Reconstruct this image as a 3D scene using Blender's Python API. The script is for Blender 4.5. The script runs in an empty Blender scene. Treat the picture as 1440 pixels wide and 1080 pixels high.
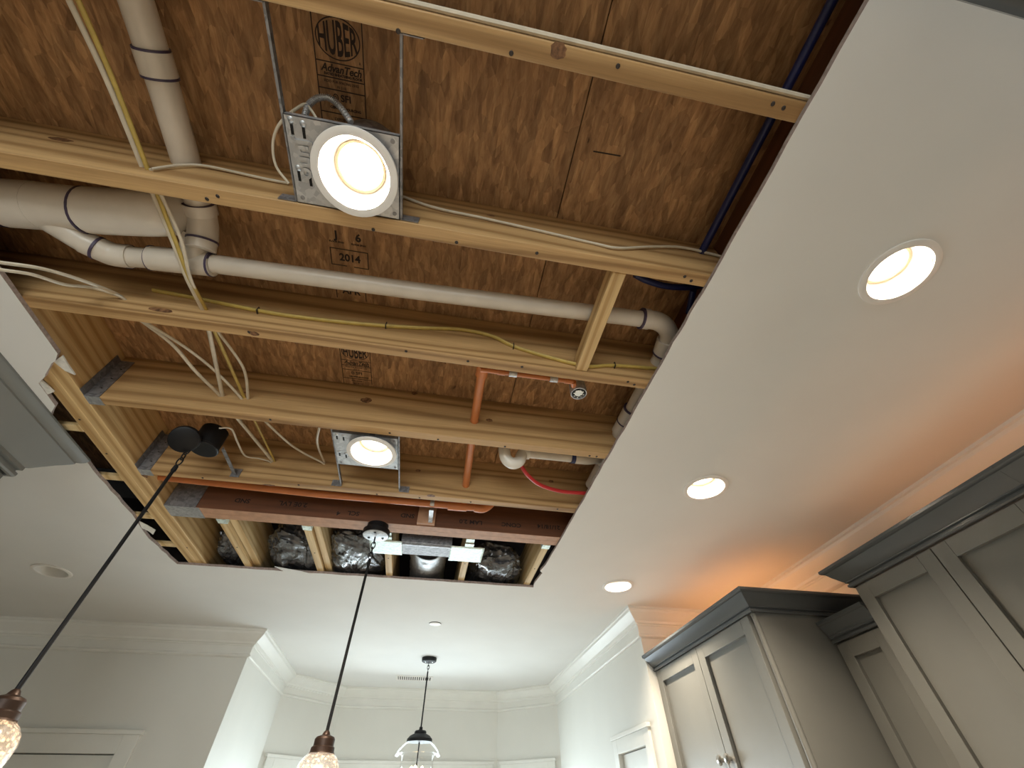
import bpy, bmesh, math, random
from mathutils import Vector, Matrix, Euler, noise
from mathutils.geometry import tessellate_polygon
random.seed(7)
SC = bpy.context.scene
COL = SC.collection
# ------------------------------------------------------------------ camera
CAM_R = Matrix(((0.98381813, -0.12689217, -0.12649215), (-0.17905523, -0.72158036, -0.66877575), (-0.00641184, 0.68060279, -0.73262455)))
CAM_C = Vector((0, 0, 1.716)); CAM_F = 580.7455
cd = bpy.data.cameras.new('camera'); co = bpy.data.objects.new('camera', cd); COL.objects.link(co)
cd.sensor_width = 36; cd.lens = 36 * CAM_F / 1440; cd.clip_start = .02
co.matrix_world = Matrix.Translation(CAM_C) @ CAM_R.to_4x4()
SC.camera = co
# ------------------------------------------------------------------ light and exposure
SC.view_settings.view_transform = 'Standard'; SC.view_settings.look = 'None'
SC.view_settings.gamma = 1; SC.view_settings.use_curve_mapping = False
SC.view_settings.exposure = 0.95
W = bpy.data.worlds.new('daylight_sky'); SC.world = W; W.use_nodes = True
W.node_tree.nodes['Background'].inputs[0].default_value = (.78, .88, 1, 1)
W.node_tree.nodes['Background'].inputs[1].default_value = 1.2
LEDCOL = (1, .85, .66); LEDW = 8.5
def area(name, loc, rot, sx, sy, w, col, shape='RECTANGLE'):
    l = bpy.data.lights.new(name, 'AREA'); l.shape = shape; l.size = sx
    if shape == 'RECTANGLE': l.size_y = sy
    l.energy = w; l.color = col
    o = bpy.data.objects.new(name, l); o.location = loc; o.rotation_euler = rot; COL.objects.link(o); return o
DAY = (.80, .95, 1)
area('daylight_nook_window', (.04, 5.80, 1.55), (math.radians(-52), 0, 0), 1.5, 1.3, 40, DAY)
area('daylight_nook_left_window', (-1.17, 5.42, 1.55), (math.radians(-52), 0, math.radians(47)), .5, 1.3, 13, DAY)
area('daylight_nook_right_window', (1.29, 5.45, 1.55), (math.radians(-52), 0, math.radians(-40)), .5, 1.3, 13, DAY)
area('daylight_patio_doors', (-1.0, -4.75, 1.2), (math.radians(90), 0, 0), 3.4, 2.1, 85, (.95, 1, .96))  # added fill light from behind the camera, no known source there
# ------------------------------------------------------------------ pixel helpers (photo frame 1440x1080)
def ray(x, y): return CAM_R @ Vector(((x - 720) / CAM_F, (540 - y) / CAM_F, -1))
def az(x, y, z): d = ray(x, y); return CAM_C + d * ((z - CAM_C.z) / d.z)
def ay(x, y, Y): d = ray(x, y); return CAM_C + d * (Y / d.y)
def ax(x, y, X): d = ray(x, y); return CAM_C + d * (X / d.x)
def pts(lst):
    out = []
    for e in lst:
        if len(e) == 3: out.append(Vector(e))
        else: x, y, k, v = e; out.append({'z': az, 'y': ay, 'x': ax}[k](x, y, v))
    return out
# ------------------------------------------------------------------ materials
MATS = {}
class N:
    def __init__(s, name):
        s.m = bpy.data.materials.new(name); s.m.use_nodes = True; s.t = s.m.node_tree
        s.b = s.t.nodes['Principled BSDF']; MATS[name] = s.m
    def n(s, typ, **kw):
        o = s.t.nodes.new(typ)
        for k, v in kw.items():
            if k in o.inputs: o.inputs[k].default_value = v
            else: setattr(o, k, v)
        return o
    def l(s, a, b): s.t.links.new(a, b)
    def P(s, **kw):
        for k, v in kw.items(): s.b.inputs[k.replace('_', ' ')].default_value = v
    def coord(s, scale=(1, 1, 1), rnd=False, rot=(0, 0, 0)):
        tc = s.n('ShaderNodeTexCoord'); mp = s.n('ShaderNodeMapping'); mp.inputs['Scale'].default_value = scale; mp.inputs['Rotation'].default_value = rot
        if rnd:
            oi = s.n('ShaderNodeObjectInfo'); mu = s.n('ShaderNodeMath', operation='MULTIPLY'); mu.inputs[1].default_value = 37.0
            s.l(oi.outputs['Random'], mu.inputs[0]); ad = s.n('ShaderNodeVectorMath', operation='ADD')
            s.l(tc.outputs['Object'], ad.inputs[0]); s.l(mu.outputs[0], ad.inputs[1]); s.l(ad.outputs[0], mp.inputs['Vector'])
        else: s.l(tc.outputs['Object'], mp.inputs['Vector'])
        return mp.outputs[0]
    def ramp(s, fac, stops):
        r = s.n('ShaderNodeValToRGB'); e = r.color_ramp.elements
        while len(e) < len(stops): e.new(.5)
        for i, (p, c) in enumerate(stops): e[i].position = p; e[i].color = (*c, 1)
        s.l(fac, r.inputs[0]); return r.outputs[0]
    def mix(s, a, b, f, mode='MIX'):
        x = s.n('ShaderNodeMix', data_type='RGBA', blend_type=mode)
        for i, v in ((0, f), (6, a), (7, b)):
            if isinstance(v, (int, float)): x.inputs[i].default_value = v
            elif isinstance(v, tuple): x.inputs[i].default_value = (*v, 1)
            else: s.l(v, x.inputs[i])
        return x.outputs[2]
    def bump(s, h, st=.2, d=.002):
        b = s.n('ShaderNodeBump'); b.inputs['Strength'].default_value = st; b.inputs['Distance'].default_value = d
        s.l(h, b.inputs['Height']); s.l(b.outputs[0], s.b.inputs['Normal'])
def plain(name, col, rough=.5, metal=0, var=.06, scale=8, bump=0, bscale=60, **kw):
    n = N(name); n.P(Roughness=rough, Metallic=metal); [n.b.inputs.__getitem__(k.replace('_', ' ')).__setattr__('default_value', v) for k, v in kw.items()]
    v = n.coord(); no = n.n('ShaderNodeTexNoise'); no.inputs['Scale'].default_value = scale; no.inputs['Detail'].default_value = 4; n.l(v, no.inputs[0])
    c2 = tuple(max(0, c * (1 - 2 * var)) for c in col)
    n.l(n.ramp(no.outputs[0], [(.3, c2), (.7, col)]), n.b.inputs['Base Color'])
    if bump:
        nb = n.n('ShaderNodeTexNoise'); nb.inputs['Scale'].default_value = bscale; nb.inputs['Detail'].default_value = 5; n.l(v, nb.inputs[0]); n.bump(nb.outputs[0], bump)
    return n.m
def pine(name, axis, light, dark, knots=False):
    n = N(name); n.P(Roughness=.6)
    k = .045
    sc = [1, 1, 1]; sc[axis] = k
    v = n.coord(tuple(sc), True)
    nz = n.n('ShaderNodeTexNoise'); nz.inputs['Scale'].default_value = 6; nz.inputs['Detail'].default_value = 2; n.l(v, nz.inputs[0])
    vm = n.n('ShaderNodeVectorMath', operation='MULTIPLY_ADD'); n.l(nz.outputs[1], vm.inputs[0]); vm.inputs[1].default_value = (.16, .16, .16); n.l(v, vm.inputs[2])
    w = n.n('ShaderNodeTexWave', wave_type='RINGS', rings_direction='XYZ'[axis]); w.inputs['Scale'].default_value = 9; w.inputs['Distortion'].default_value = 2.2; w.inputs['Detail'].default_value = 2; n.l(vm.outputs[0], w.inputs[0])
    c = n.ramp(w.outputs[1], [(.0, light), (.70, tuple(a * .62 + b * .38 for a, b in zip(light, dark))), (.97, tuple(a * .05 + b * .95 for a, b in zip(light, dark)))])
    fine = [260, 260, 260]; fine[axis] = 7
    nf = n.n('ShaderNodeTexNoise'); nf.inputs['Scale'].default_value = 1; nf.inputs['Detail'].default_value = 3; n.l(n.coord(tuple(fine), True), nf.inputs[0])
    c = n.mix(c, n.ramp(nf.outputs[0], [(.3, (.72, .68, .62)), (.7, (1.08, 1.06, 1.03))]), .55, 'MULTIPLY')
    if knots:
        sk = [7, 7, 7]; sk[axis] = 2.6
        vo = n.n('ShaderNodeTexVoronoi'); vo.inputs['Scale'].default_value = 1; n.l(n.coord(tuple(sk), True), vo.inputs[0])
        c = n.mix(n.ramp(vo.outputs['Distance'], [(.05, (.13, .055, .02)), (.10, (.25, .12, .05)), (.13, (.8, .7, .55)), (.22, (1, 1, 1))]), c, 1.0, 'MULTIPLY')
    n.l(c, n.b.inputs['Base Color']); n.bump(nf.outputs[0], .25, .001)
    return n.m
pine('pine_x', 0, (.53, .335, .148), (.29, .160, .058))
pine('pine_y', 1, (.66, .46, .22), (.45, .27, .10))
pine('pine_pale', 1, (.72, .55, .30), (.52, .34, .14), False)
def lvl_mat(name, axis):
    n = N(name); n.P(Roughness=.55)
    sc = [40, 40, 40]; sc[axis] = 3
    no = n.n('ShaderNodeTexNoise'); no.inputs['Scale'].default_value = 1; no.inputs['Detail'].default_value = 5; n.l(n.coord(tuple(sc), True), no.inputs[0])
    n.l(n.ramp(no.outputs[0], [(.25, (.085, .030, .012)), (.75, (.17, .064, .026))]), n.b.inputs['Base Color']); n.bump(no.outputs[0], .15, .001)
lvl_mat('lvl_x', 0); lvl_mat('lvl_y', 1)
plain('lvl_edge', (.52, .29, .17), .6, var=.12, scale=30)
def osb():
    n = N('osb'); n.P(Roughness=.62)
    base = n.n('ShaderNodeTexNoise'); base.inputs['Scale'].default_value = 4; base.inputs['Detail'].default_value = 3; n.l(n.coord(), base.inputs[0])
    def grain(rot, sc, off, dis=1.2):
        ad = n.n('ShaderNodeVectorMath', operation='MULTIPLY_ADD'); n.l(base.outputs[1], ad.inputs[0]); ad.inputs[1].default_value = (dis, dis, 0); n.l(n.coord(sc, False, (0, 0, rot)), ad.inputs[2])
        ad2 = n.n('ShaderNodeVectorMath', operation='ADD'); n.l(ad.outputs[0], ad2.inputs[0]); ad2.inputs[1].default_value = (off, off * 1.7, off)
        x = n.n('ShaderNodeTexNoise'); x.inputs['Scale'].default_value = 1; x.inputs['Detail'].default_value = 5; x.inputs['Roughness'].default_value = .62; n.l(ad2.outputs[0], x.inputs[0]); return x.outputs[0]
    def cells(rot, sc):
        ad = n.n('ShaderNodeVectorMath', operation='MULTIPLY_ADD'); n.l(base.outputs[1], ad.inputs[0]); ad.inputs[1].default_value = (1.6, 1.6, 0); n.l(n.coord(sc, False, (0, 0, rot)), ad.inputs[2])
        v = n.n('ShaderNodeTexVoronoi'); v.inputs['Scale'].default_value = 1; n.l(ad.outputs[0], v.inputs[0]); q = n.n('ShaderNodeSeparateColor'); n.l(v.outputs['Color'], q.inputs[0]); return q
    st = [(.28, (.21, .108, .045)), (.5, (.355, .202, .092)), (.72, (.50, .315, .155))]
    c1 = cells(.3, (62, 18, 1)); c2 = cells(-.7, (50, 18, 1))
    hard = lambda f: n.ramp(f, [(.48, (0, 0, 0)), (.54, (1, 1, 1))])
    g = n.mix(n.ramp(grain(.08, (62, 13, 1), 0), st), n.ramp(grain(.95, (58, 14, 1), 3), st), hard(c1.outputs[0]))
    g = n.mix(g, n.ramp(grain(-.85, (60, 14, 1), 7), st), hard(c2.outputs[1]))
    g = n.mix(g, n.ramp(c1.outputs[2], [(0, (.70, .66, .62)), (1, (1.24, 1.22, 1.2))]), .8, 'MULTIPLY')
    g = n.mix(g, n.ramp(c2.outputs[2], [(0, (.74, .71, .68)), (1, (1.2, 1.19, 1.18))]), .8, 'MULTIPLY')
    sp = grain(.25, (34, 12, 1), 11, 2.5); g = n.mix(n.ramp(sp, [(.27, (.25, .17, .12)), (.33, (1, 1, 1))]), g, 1.0, 'MULTIPLY')
    n.l(g, n.b.inputs['Base Color']); n.bump(sp, .3, .0015)
osb()
plain('drywall', (.74, .73, .70), .75, var=.02, scale=3, bump=.06, bscale=160)
plain('drywall_edge', (.42, .33, .29), .9, var=.2, scale=90)
plain('torn_gypsum', (.78, .76, .70), .95, var=.12, scale=60, bump=.5, bscale=90)
plain('wall_paint', (.70, .69, .64), .6, var=.02, scale=3)
plain('trim_paint', (.75, .74, .69), .38, var=.02)
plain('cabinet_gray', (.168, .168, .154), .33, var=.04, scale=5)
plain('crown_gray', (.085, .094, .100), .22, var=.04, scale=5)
plain('floor_wood', (.46, .40, .33), .45, var=.2, scale=4)
plain('pvc', (.66, .60, .52), .28, var=.05, scale=14)
plain('purple_primer', (.07, .05, .10), .5, var=.2, scale=60)
plain('orange_pipe', (.60, .205, .068), .33, var=.08, scale=10)
plain('white_fitting', (.74, .71, .64), .25, var=.03)
def galv(name, c1, c2, rough):
    n = N(name); n.P(Roughness=rough, Metallic=.75)
    v = n.n('ShaderNodeTexVoronoi'); v.inputs['Scale'].default_value = 90; n.l(n.coord(), v.inputs[0])
    s = n.n('ShaderNodeSeparateColor'); n.l(v.outputs['Color'], s.inputs[0])
    n.l(n.ramp(s.outputs[0], [(0, c1), (1, c2)]), n.b.inputs['Base Color'])
galv('galvanized', (.42, .43, .45), (.60, .61, .62), .42)
galv('galvanized_dull', (.20, .20, .21), (.34, .34, .35), .5)
galv('bright_plate', (.62, .72, .70), (.86, .95, .90), .55)
plain('chrome', (.75, .74, .72), .12, 1, var=.02)
plain('brushed_nickel', (.55, .52, .48), .25, 1, var=.03)
plain('black_metal', (.010, .010, .011), .5, 0, var=.1, Specular_IOR_Level=.25)
plain('bronze', (.06, .035, .025), .42, .5, var=.2, scale=40)
plain('light_trim', (.80, .77, .73), .4, var=.02)
plain('lens_ring', (.50, .40, .28), .5, var=.02)
plain('lamp_baffle', (.84, .82, .78), .3, var=.02)
plain('nm_white', (.62, .55, .43), .4, var=.08, scale=40)
plain('nm_yellow', (.50, .36, .09), .4, var=.1, scale=40)
plain('pex_blue', (.010, .016, .085), .35, var=.05)
plain('pex_red', (.50, .03, .03), .35, var=.05)
plain('ink', (.030, .018, .014), .8, var=.15, scale=120)
plain('ink_pink', (.40, .16, .09), .8, var=.15, scale=120)
plain('nail_steel', (.05, .04, .035), .5, .5)
plain('dark_cover', (.035, .026, .020), .9, var=.2)
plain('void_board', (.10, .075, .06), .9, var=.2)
plain('window_glass_frame', (.75, .75, .72), .35)
def plastic():
    n = N('poly_film'); n.P(Roughness=.16, IOR=1.5)
    v = n.coord(); no = n.n('ShaderNodeTexNoise'); no.inputs['Scale'].default_value = 9; no.inputs['Detail'].default_value = 5; no.inputs['Distortion'].default_value = 1.4; n.l(v, no.inputs[0])
    n.l(n.ramp(no.outputs[0], [(.35, (.02, .02, .022)), (.75, (.11, .112, .12))]), n.b.inputs['Base Color'])
    n.b.inputs['Coat Weight'].default_value = .8; n.b.inputs['Coat Roughness'].default_value = .08; n.bump(no.outputs[0], .45, .02)
plastic()
def emis(name, col, st):
    n = N(name); n.P(Base_Color=(.8, .8, .8, 1), Emission_Color=(*col, 1), Emission_Strength=st)
emis('led_lens', (1, .88, .70), 2.4); emis('rope_glow', (1, .42, .15), 7); emis('rope_glow_bright', (1, .42, .15), 22); emis('bulb_glow', (1, .74, .42), 9)
def glass(name, bump, rough, tint=(1, 1, 1), trans=.93):
    n = N(name)
    for x in list(n.t.nodes):
        if x.type == 'BSDF_PRINCIPLED': n.t.nodes.remove(x)
    tr = n.n('ShaderNodeBsdfTransparent'); tr.inputs[0].default_value = (*tint, 1); g = n.n('ShaderNodeBsdfGlossy'); g.inputs['Roughness'].default_value = rough
    fr = n.n('ShaderNodeLayerWeight'); fr.inputs[0].default_value = .5; pw = n.n('ShaderNodeMath', operation='POWER'); pw.inputs[1].default_value = 3.2; n.l(fr.outputs['Facing'], pw.inputs[0]); ml = n.n('ShaderNodeMath', operation='MULTIPLY_ADD'); ml.inputs[1].default_value = .28; ml.inputs[2].default_value = .02; n.l(pw.outputs[0], ml.inputs[0]); mx = n.n('ShaderNodeMixShader')
    n.l(tr.outputs[0], mx.inputs[1]); n.l(g.outputs[0], mx.inputs[2])
    out = n.t.nodes['Material Output']
    if bump:
        v = n.n('ShaderNodeTexVoronoi'); v.inputs['Scale'].default_value = 85; n.l(n.coord(), v.inputs[0])
        b = n.n('ShaderNodeBump'); b.inputs['Strength'].default_value = bump; b.inputs['Distance'].default_value = .004; n.l(v.outputs['Distance'], b.inputs['Height']); n.l(b.outputs[0], g.inputs[1]); n.l(b.outputs[0], fr.inputs['Normal'])
        dif = n.n('ShaderNodeBsdfTranslucent'); dif.inputs[0].default_value = (.92, .80, .74, 1)
        m2 = n.n('ShaderNodeMixShader'); r = n.ramp(v.outputs['Distance'], [(.12, (.62, .62, .62)), (.45, (.06, .06, .06))]); n.l(r, m2.inputs[0]); n.l(tr.outputs[0], m2.inputs[1]); n.l(dif.outputs[0], m2.inputs[2]); n.l(m2.outputs[0], mx.inputs[1])
    n.l(ml.outputs[0], mx.inputs[0]); n.l(mx.outputs[0], out.inputs[0])
glass('seeded_glass', .9, .08); glass('clear_glass', 0, .02); glass('window_glass', 0, .0)
# ------------------------------------------------------------------ mesh builder
ORG = {}
class MB:
    def __init__(s): s.v = []; s.f = []; s.m = []
    def add(s, vs, fs, m=0):
        o = len(s.v); s.v += [Vector(v) for v in vs]
        for f in fs: s.f.append([i + o for i in f]); s.m.append(m)
        return s
    def box(s, x0, x1, y0, y1, z0, z1, m=0):
        return s.add([(x, y, z) for z in (z0, z1) for y in (y0, y1) for x in (x0, x1)],
                     [(0, 2, 3, 1), (4, 5, 7, 6), (0, 1, 5, 4), (2, 6, 7, 3), (0, 4, 6, 2), (1, 3, 7, 5)], m)
    def tube(s, p, r, n=12, m=0, cap=True, flat=1.0):
        p = [Vector(q) for q in p]; R = r if isinstance(r, (list, tuple)) else [r] * len(p)
        vs = []; up = None
        for i, q in enumerate(p):
            t = (p[min(i + 1, len(p) - 1)] - p[max(i - 1, 0)]).normalized()
            if up is None: up = t.orthogonal().normalized() if abs(t.z) > .9 else Vector((0, 0, 1)).cross(t).normalized()
            a = (up - t * up.dot(t)).normalized(); b = t.cross(a); up = a
            for k in range(n):
                th = 2 * math.pi * k / n; vs.append(q + (a * math.cos(th) + b * math.sin(th) * flat) * R[i])
        fs = [(i * n + k, i * n + (k + 1) % n, (i + 1) * n + (k + 1) % n, (i + 1) * n + k) for i in range(len(p) - 1) for k in range(n)]
        if cap: fs += [tuple(range(n))[::-1], tuple(range((len(p) - 1) * n, len(p) * n))]
        return s.add(vs, fs, m)
    def lathe(s, prof, c, n=32, m=0, close=False):
        c = Vector(c); vs = []
        for r, z in prof:
            for k in range(n): th = 2 * math.pi * k / n; vs.append(c + Vector((r * math.cos(th), r * math.sin(th), z)))
        P = len(prof); fs = [(i * n + k, i * n + (k + 1) % n, (i + 1) * n + (k + 1) % n, (i + 1) * n + k) for i in range(P - 1) for k in range(n)]
        if close: fs += [((P - 1) * n + k, (P - 1) * n + (k + 1) % n, (k + 1) % n, k) for k in range(n)]
        return s.add(vs, fs, m)
    def disc(s, c, r, n=32, m=0, down=True):
        c = Vector(c); vs = [c + Vector((r * math.cos(2 * math.pi * k / n), r * math.sin(2 * math.pi * k / n), 0)) for k in range(n)]
        return s.add(vs, [tuple(range(n))[::-1] if down else tuple(range(n))], m)
    def prism(s, poly, d0, d1, axis, m=0):
        def pt(a, b, d): return {'x': (d, a, b), 'y': (a, d, b), 'z': (a, b, d)}[axis]
        n = len(poly); vs = [pt(a, b, d0) for a, b in poly] + [pt(a, b, d1) for a, b in poly]
        return s.add(vs, [tuple(range(n)), tuple(range(2 * n - 1, n - 1, -1))] + [(i, i + n, (i + 1) % n + n, (i + 1) % n) for i in range(n)], m)
    def sweep(s, prof, path, closed=False, m=0, left=True):
        """profile (outward, z) along an XY path, mitred at corners; outward is to the left of travel"""
        P = [Vector((*p, 0)) if len(p) == 2 else Vector(p) for p in path]; n = len(P); vs = []
        for i in range(n):
            def nrm(a, b): d = (b - a).normalized(); return Vector((-d.y, d.x, 0)) * (1 if left else -1)
            ns = []
            if i > 0 or closed: ns.append(nrm(P[i - 1], P[i]))
            if i < n - 1 or closed: ns.append(nrm(P[i], P[(i + 1) % n]))
            if len(ns) == 2: h = (ns[0] + ns[1]).normalized(); h = h / max(.2, h.dot(ns[0]))
            else: h = ns[0]
            for o, z in prof: vs.append(P[i] + h * o + Vector((0, 0, z)))
        k = len(prof); fs = []
        for i in range(n if closed else n - 1):
            j = (i + 1) % n
            for q in range(k): fs.append((i * k + q, i * k + (q + 1) % k, j * k + (q + 1) % k, j * k + q))
        if not closed: fs += [tuple(range(k)), tuple(range((n - 1) * k, n * k))[::-1]]
        return s.add(vs, fs, m)
    def build(s, name, mats, parent=None, smooth=True, bevel=0, origin=None, ang=.6):
        if isinstance(mats, str): mats = [mats]
        if parent is not None: org = ORG[parent]
        elif origin is not None: org = Vector(origin)
        else:
            lo = Vector([min(v[i] for v in s.v) for i in range(3)]); hi = Vector([max(v[i] for v in s.v) for i in range(3)])
            org = Vector(((lo.x + hi.x) / 2, (lo.y + hi.y) / 2, lo.z))
        me = bpy.data.meshes.new(name); me.from_pydata([v - org for v in s.v], [], s.f)
        for k in mats: me.materials.append(MATS[k])
        me.polygons.foreach_set('material_index', s.m)
        bm = bmesh.new(); bm.from_mesh(me); bmesh.ops.recalc_face_normals(bm, faces=bm.faces); bm.to_mesh(me); bm.free()
        if smooth:
            me.polygons.foreach_set('use_smooth', [True] * len(me.polygons)); me.set_sharp_from_angle(angle=ang)
        o = bpy.data.objects.new(name, me); COL.objects.link(o)
        if parent is not None: o.parent = parent
        else: o.location = org
        ORG[o] = org
        if bevel:
            b = o.modifiers.new('ease', 'BEVEL'); b.width = bevel; b.segments = 2; b.limit_method = 'ANGLE'
        return o
def tag(o, label, cat, group=None):
    o['label'] = label; o['category'] = cat
    if group: o['group'] = group
    return o
def struct(o, label=None):
    o['kind'] = 'structure'
    if label: o['label'] = label
    return o
def thing(name, loc, label, cat, group=None):
    o = bpy.data.objects.new(name, None); o.location = loc; o.empty_display_size = .05; COL.objects.link(o); ORG[o] = Vector(loc)
    return tag(o, label, cat, group)
def copy_tree(o, loc, label=None, parent=None):
    c = o.copy(); COL.objects.link(c); c.parent = parent
    if parent is None: c.location = loc; ORG[c] = Vector(loc)
    if label: c['label'] = label
    for ch in o.children: copy_tree(ch, None, None, c)
    return c
def arc(c, a, b, th0, th1, n=8):
    c, a, b = Vector(c), Vector(a), Vector(b)
    return [c + a * math.cos(th0 + (th1 - th0) * i / n) + b * math.sin(th0 + (th1 - th0) * i / n) for i in range(n + 1)]
def smoothpath(p, sub=6):
    p = [Vector(q) for q in p]
    if len(p) < 3: return p
    out = []
    for i in range(len(p) - 1):
        p0 = p[i - 1] if i else p[0] * 2 - p[1]; p1 = p[i]; p2 = p[i + 1]; p3 = p[i + 2] if i + 2 < len(p) else p[-1] * 2 - p[-2]
        for k in range(sub):
            t = k / sub
            out.append(.5 * ((2 * p1) + (p2 - p0) * t + (2 * p0 - 5 * p1 + 4 * p2 - p3) * t * t + (3 * p1 - p0 - 3 * p2 + p3) * t ** 3))
    return out + [p[-1]]
def text_mesh(txt, mat, parent, place, size, ext=.0004, xs=1.0, name='lettering', bold=0, shear=0, fit=None):
    cu = bpy.data.curves.new(name, 'FONT'); cu.body = txt; cu.size = size; cu.align_x = 'CENTER'; cu.align_y = 'CENTER'; cu.extrude = ext; cu.offset = bold; cu.resolution_u = 3; cu.shear = shear
    t = bpy.data.objects.new(name, cu); COL.objects.link(t)
    me = bpy.data.meshes.new_from_object(t.evaluated_get(bpy.context.evaluated_depsgraph_get()))
    bpy.data.objects.remove(t); bpy.data.curves.remove(cu)
    if fit:
        X = [v.co.x for v in me.vertices]; Y = [v.co.y for v in me.vertices]; cx, cy = (min(X) + max(X)) / 2, (min(Y) + max(Y)) / 2
        for v in me.vertices:
            u = (v.co.x - cx) / (max(X) - min(X)); k = 1.0 - .42 * (2 * u) ** 2
            v.co.x = u * fit[0]; v.co.y = (v.co.y - cy) / (max(Y) - min(Y)) * fit[1] * k
    me.transform(place @ Matrix.Diagonal((xs, 1, 1, 1))); me.transform(Matrix.Translation(-ORG[parent]))
    me.materials.clear(); me.materials.append(MATS[mat])
    o = bpy.data.objects.new(name, me); COL.objects.link(o); o.parent = parent; ORG[o] = ORG[parent]; return o
def frame_mat(o, x, y): # text frame: origin, reading direction, up direction
    x = Vector(x).normalized(); y = Vector(y).normalized(); z = x.cross(y)
    return Matrix((( x.x, y.x, z.x, o[0]), (x.y, y.y, z.y, o[1]), (x.z, y.z, z.z, o[2]), (0, 0, 0, 1)))
ZC = 2.727; ZJ = 2.74; ZS = 2.955
# ================================================================== STRUCTURE
RX = 2.09
ROOM = [(RX, -4.6), (RX, 2.86), (1.385, 2.86), (1.385, 5.04), (.85, 5.49), (-.775, 5.49), (-1.245, 4.98), (-1.245, 3.74), (-4.6, 3.74), (-4.6, -4.6)]
struct(MB().box(-4.8, 2.3, -4.8, 5.8, -.1, 0).build('floor', 'floor_wood', smooth=False))
# lamps cut into the drywall
DL = [(1.127, .342), (1.121, 1.387), (1.120, 2.478), (-2.137, 2.80)]
def jag(p, q, n, amp, seed):
    r = random.Random(seed); p, q = Vector(p), Vector(q); d = (q - p).normalized(); nr = Vector((-d.y, d.x)); o = []
    for i in range(n):
        t = i / n; o.append(p.lerp(q, t) + nr * (r.uniform(-amp, amp) if i else 0))
    return o
def make_ceiling():
    outer = [Vector(p) for p in [(-4.7, -4.7), (2.2, -4.7), (2.2, 2.95), (1.5, 2.95), (1.5, 5.15), (.9, 5.6), (-.8, 5.6), (-1.36, 5.05), (-1.36, 3.85), (-4.7, 3.85)]]
    hole = []
    hole += jag((.640, -.9), (.637, .49), 26, .0012, 1) + jag((.637, .49), (.630, .70), 6, .002, 2) + jag((.632, .70), (.618, 1.9), 22, .0022, 3)
    hole += jag((.618, 1.9), (.607, 2.33), 6, .002, 4) + [Vector((.598, 2.345)), Vector((.617, 2.37))] + jag((.617, 2.37), (.604, 2.57), 6, .005, 5)
    hole += jag((.611, 2.584), (-1.412, 2.588), 44, .003, 6)
    hole += jag((-1.412, 2.588), (-1.445, 2.25), 8, .005, 7) + [Vector((-1.44, 2.2)), Vector((-1.425, 2.05))]
    hole += jag((-1.428, 2.0), (-1.432, 1.40), 12, .003, 8) + [Vector((-1.424, 1.37)), Vector((-1.40, 1.335)), Vector((-1.372, 1.30))]
    hole += [Vector((-1.366, 1.19)), Vector((-1.33, 1.155))] + jag((-1.32, 1.14), (-1.245, 1.055), 5, .003, 9)
    hole += jag((-1.236, 1.04), (-1.235, -.9), 24, .0015, 10)
    holes = [hole]
    for (x, y) in DL: holes.append([Vector((x + .080 * math.cos(-2 * math.pi * k / 32), y + .080 * math.sin(-2 * math.pi * k / 32))) for k in range(32)])
    loops = [outer] + holes
    tris = tessellate_polygon([[Vector((p.x, p.y, 0)) for p in l] for l in loops])
    flat = [p for l in loops for p in l]; n = len(flat); mb = MB()
    mb.add([(p.x, p.y, ZC) for p in flat] + [(p.x, p.y, ZJ) for p in flat], [], 0)
    for t in tris: mb.f.append(list(t)); mb.m.append(0)
    for t in tris: mb.f.append([i + n for i in t[::-1]]); mb.m.append(1)
    o = 0
    for l in loops:
        k = len(l)
        for i in range(k): mb.f.append([o + i, o + (i + 1) % k, o + (i + 1) % k + n, o + i + n]); mb.m.append(1)
        o += k
    return mb.build('ceiling', ['drywall', 'drywall_edge'], smooth=False, origin=(0, 0, ZC))
ceil = struct(make_ceiling(), 'white drywall ceiling cut open over the kitchen')
# torn gypsum and paper bits along the cut
def torn(poly, z0, z1, mat='torn_gypsum', tilt=0):
    mb = MB(); n = len(poly); c = Vector(poly[0])
    vs = [(x, y, z0 + tilt * i / n) for i, (x, y) in enumerate(poly)] + [(x, y, z1 + tilt * i / n) for i, (x, y) in enumerate(poly)]
    mb.add(vs, [tuple(range(n)), tuple(range(2 * n - 1, n - 1, -1))] + [(i, (i + 1) % n, (i + 1) % n + n, i + n) for i in range(n)])
    return mb.build('torn_paper', mat, ceil, smooth=False)
torn([tuple(az(x, y, ZC + .006).xy) for x, y in ((76, 508), (88, 500), (96, 513), (106, 527), (92, 521), (82, 513))], ZC + .004, ZC + .009)
torn([tuple(az(x, y, ZC + .004).xy) for x, y in ((36, 541), (53, 530), (76, 551), (63, 556), (62, 563), (45, 553))], ZC + .002, ZC + .008)
torn([tuple(az(x, y, ZC - .004).xy) for x, y in ((196, 733), (207, 738), (219, 745), (216, 751), (210, 746), (200, 741))], ZC - .006, ZC - .003, tilt=-.004)
torn([tuple(az(x, y, ZC).xy) for x, y in ((386, 796), (425, 803), (440, 807), (415, 806), (400, 803))], ZC - .003, ZC - .001, 'drywall')
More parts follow.
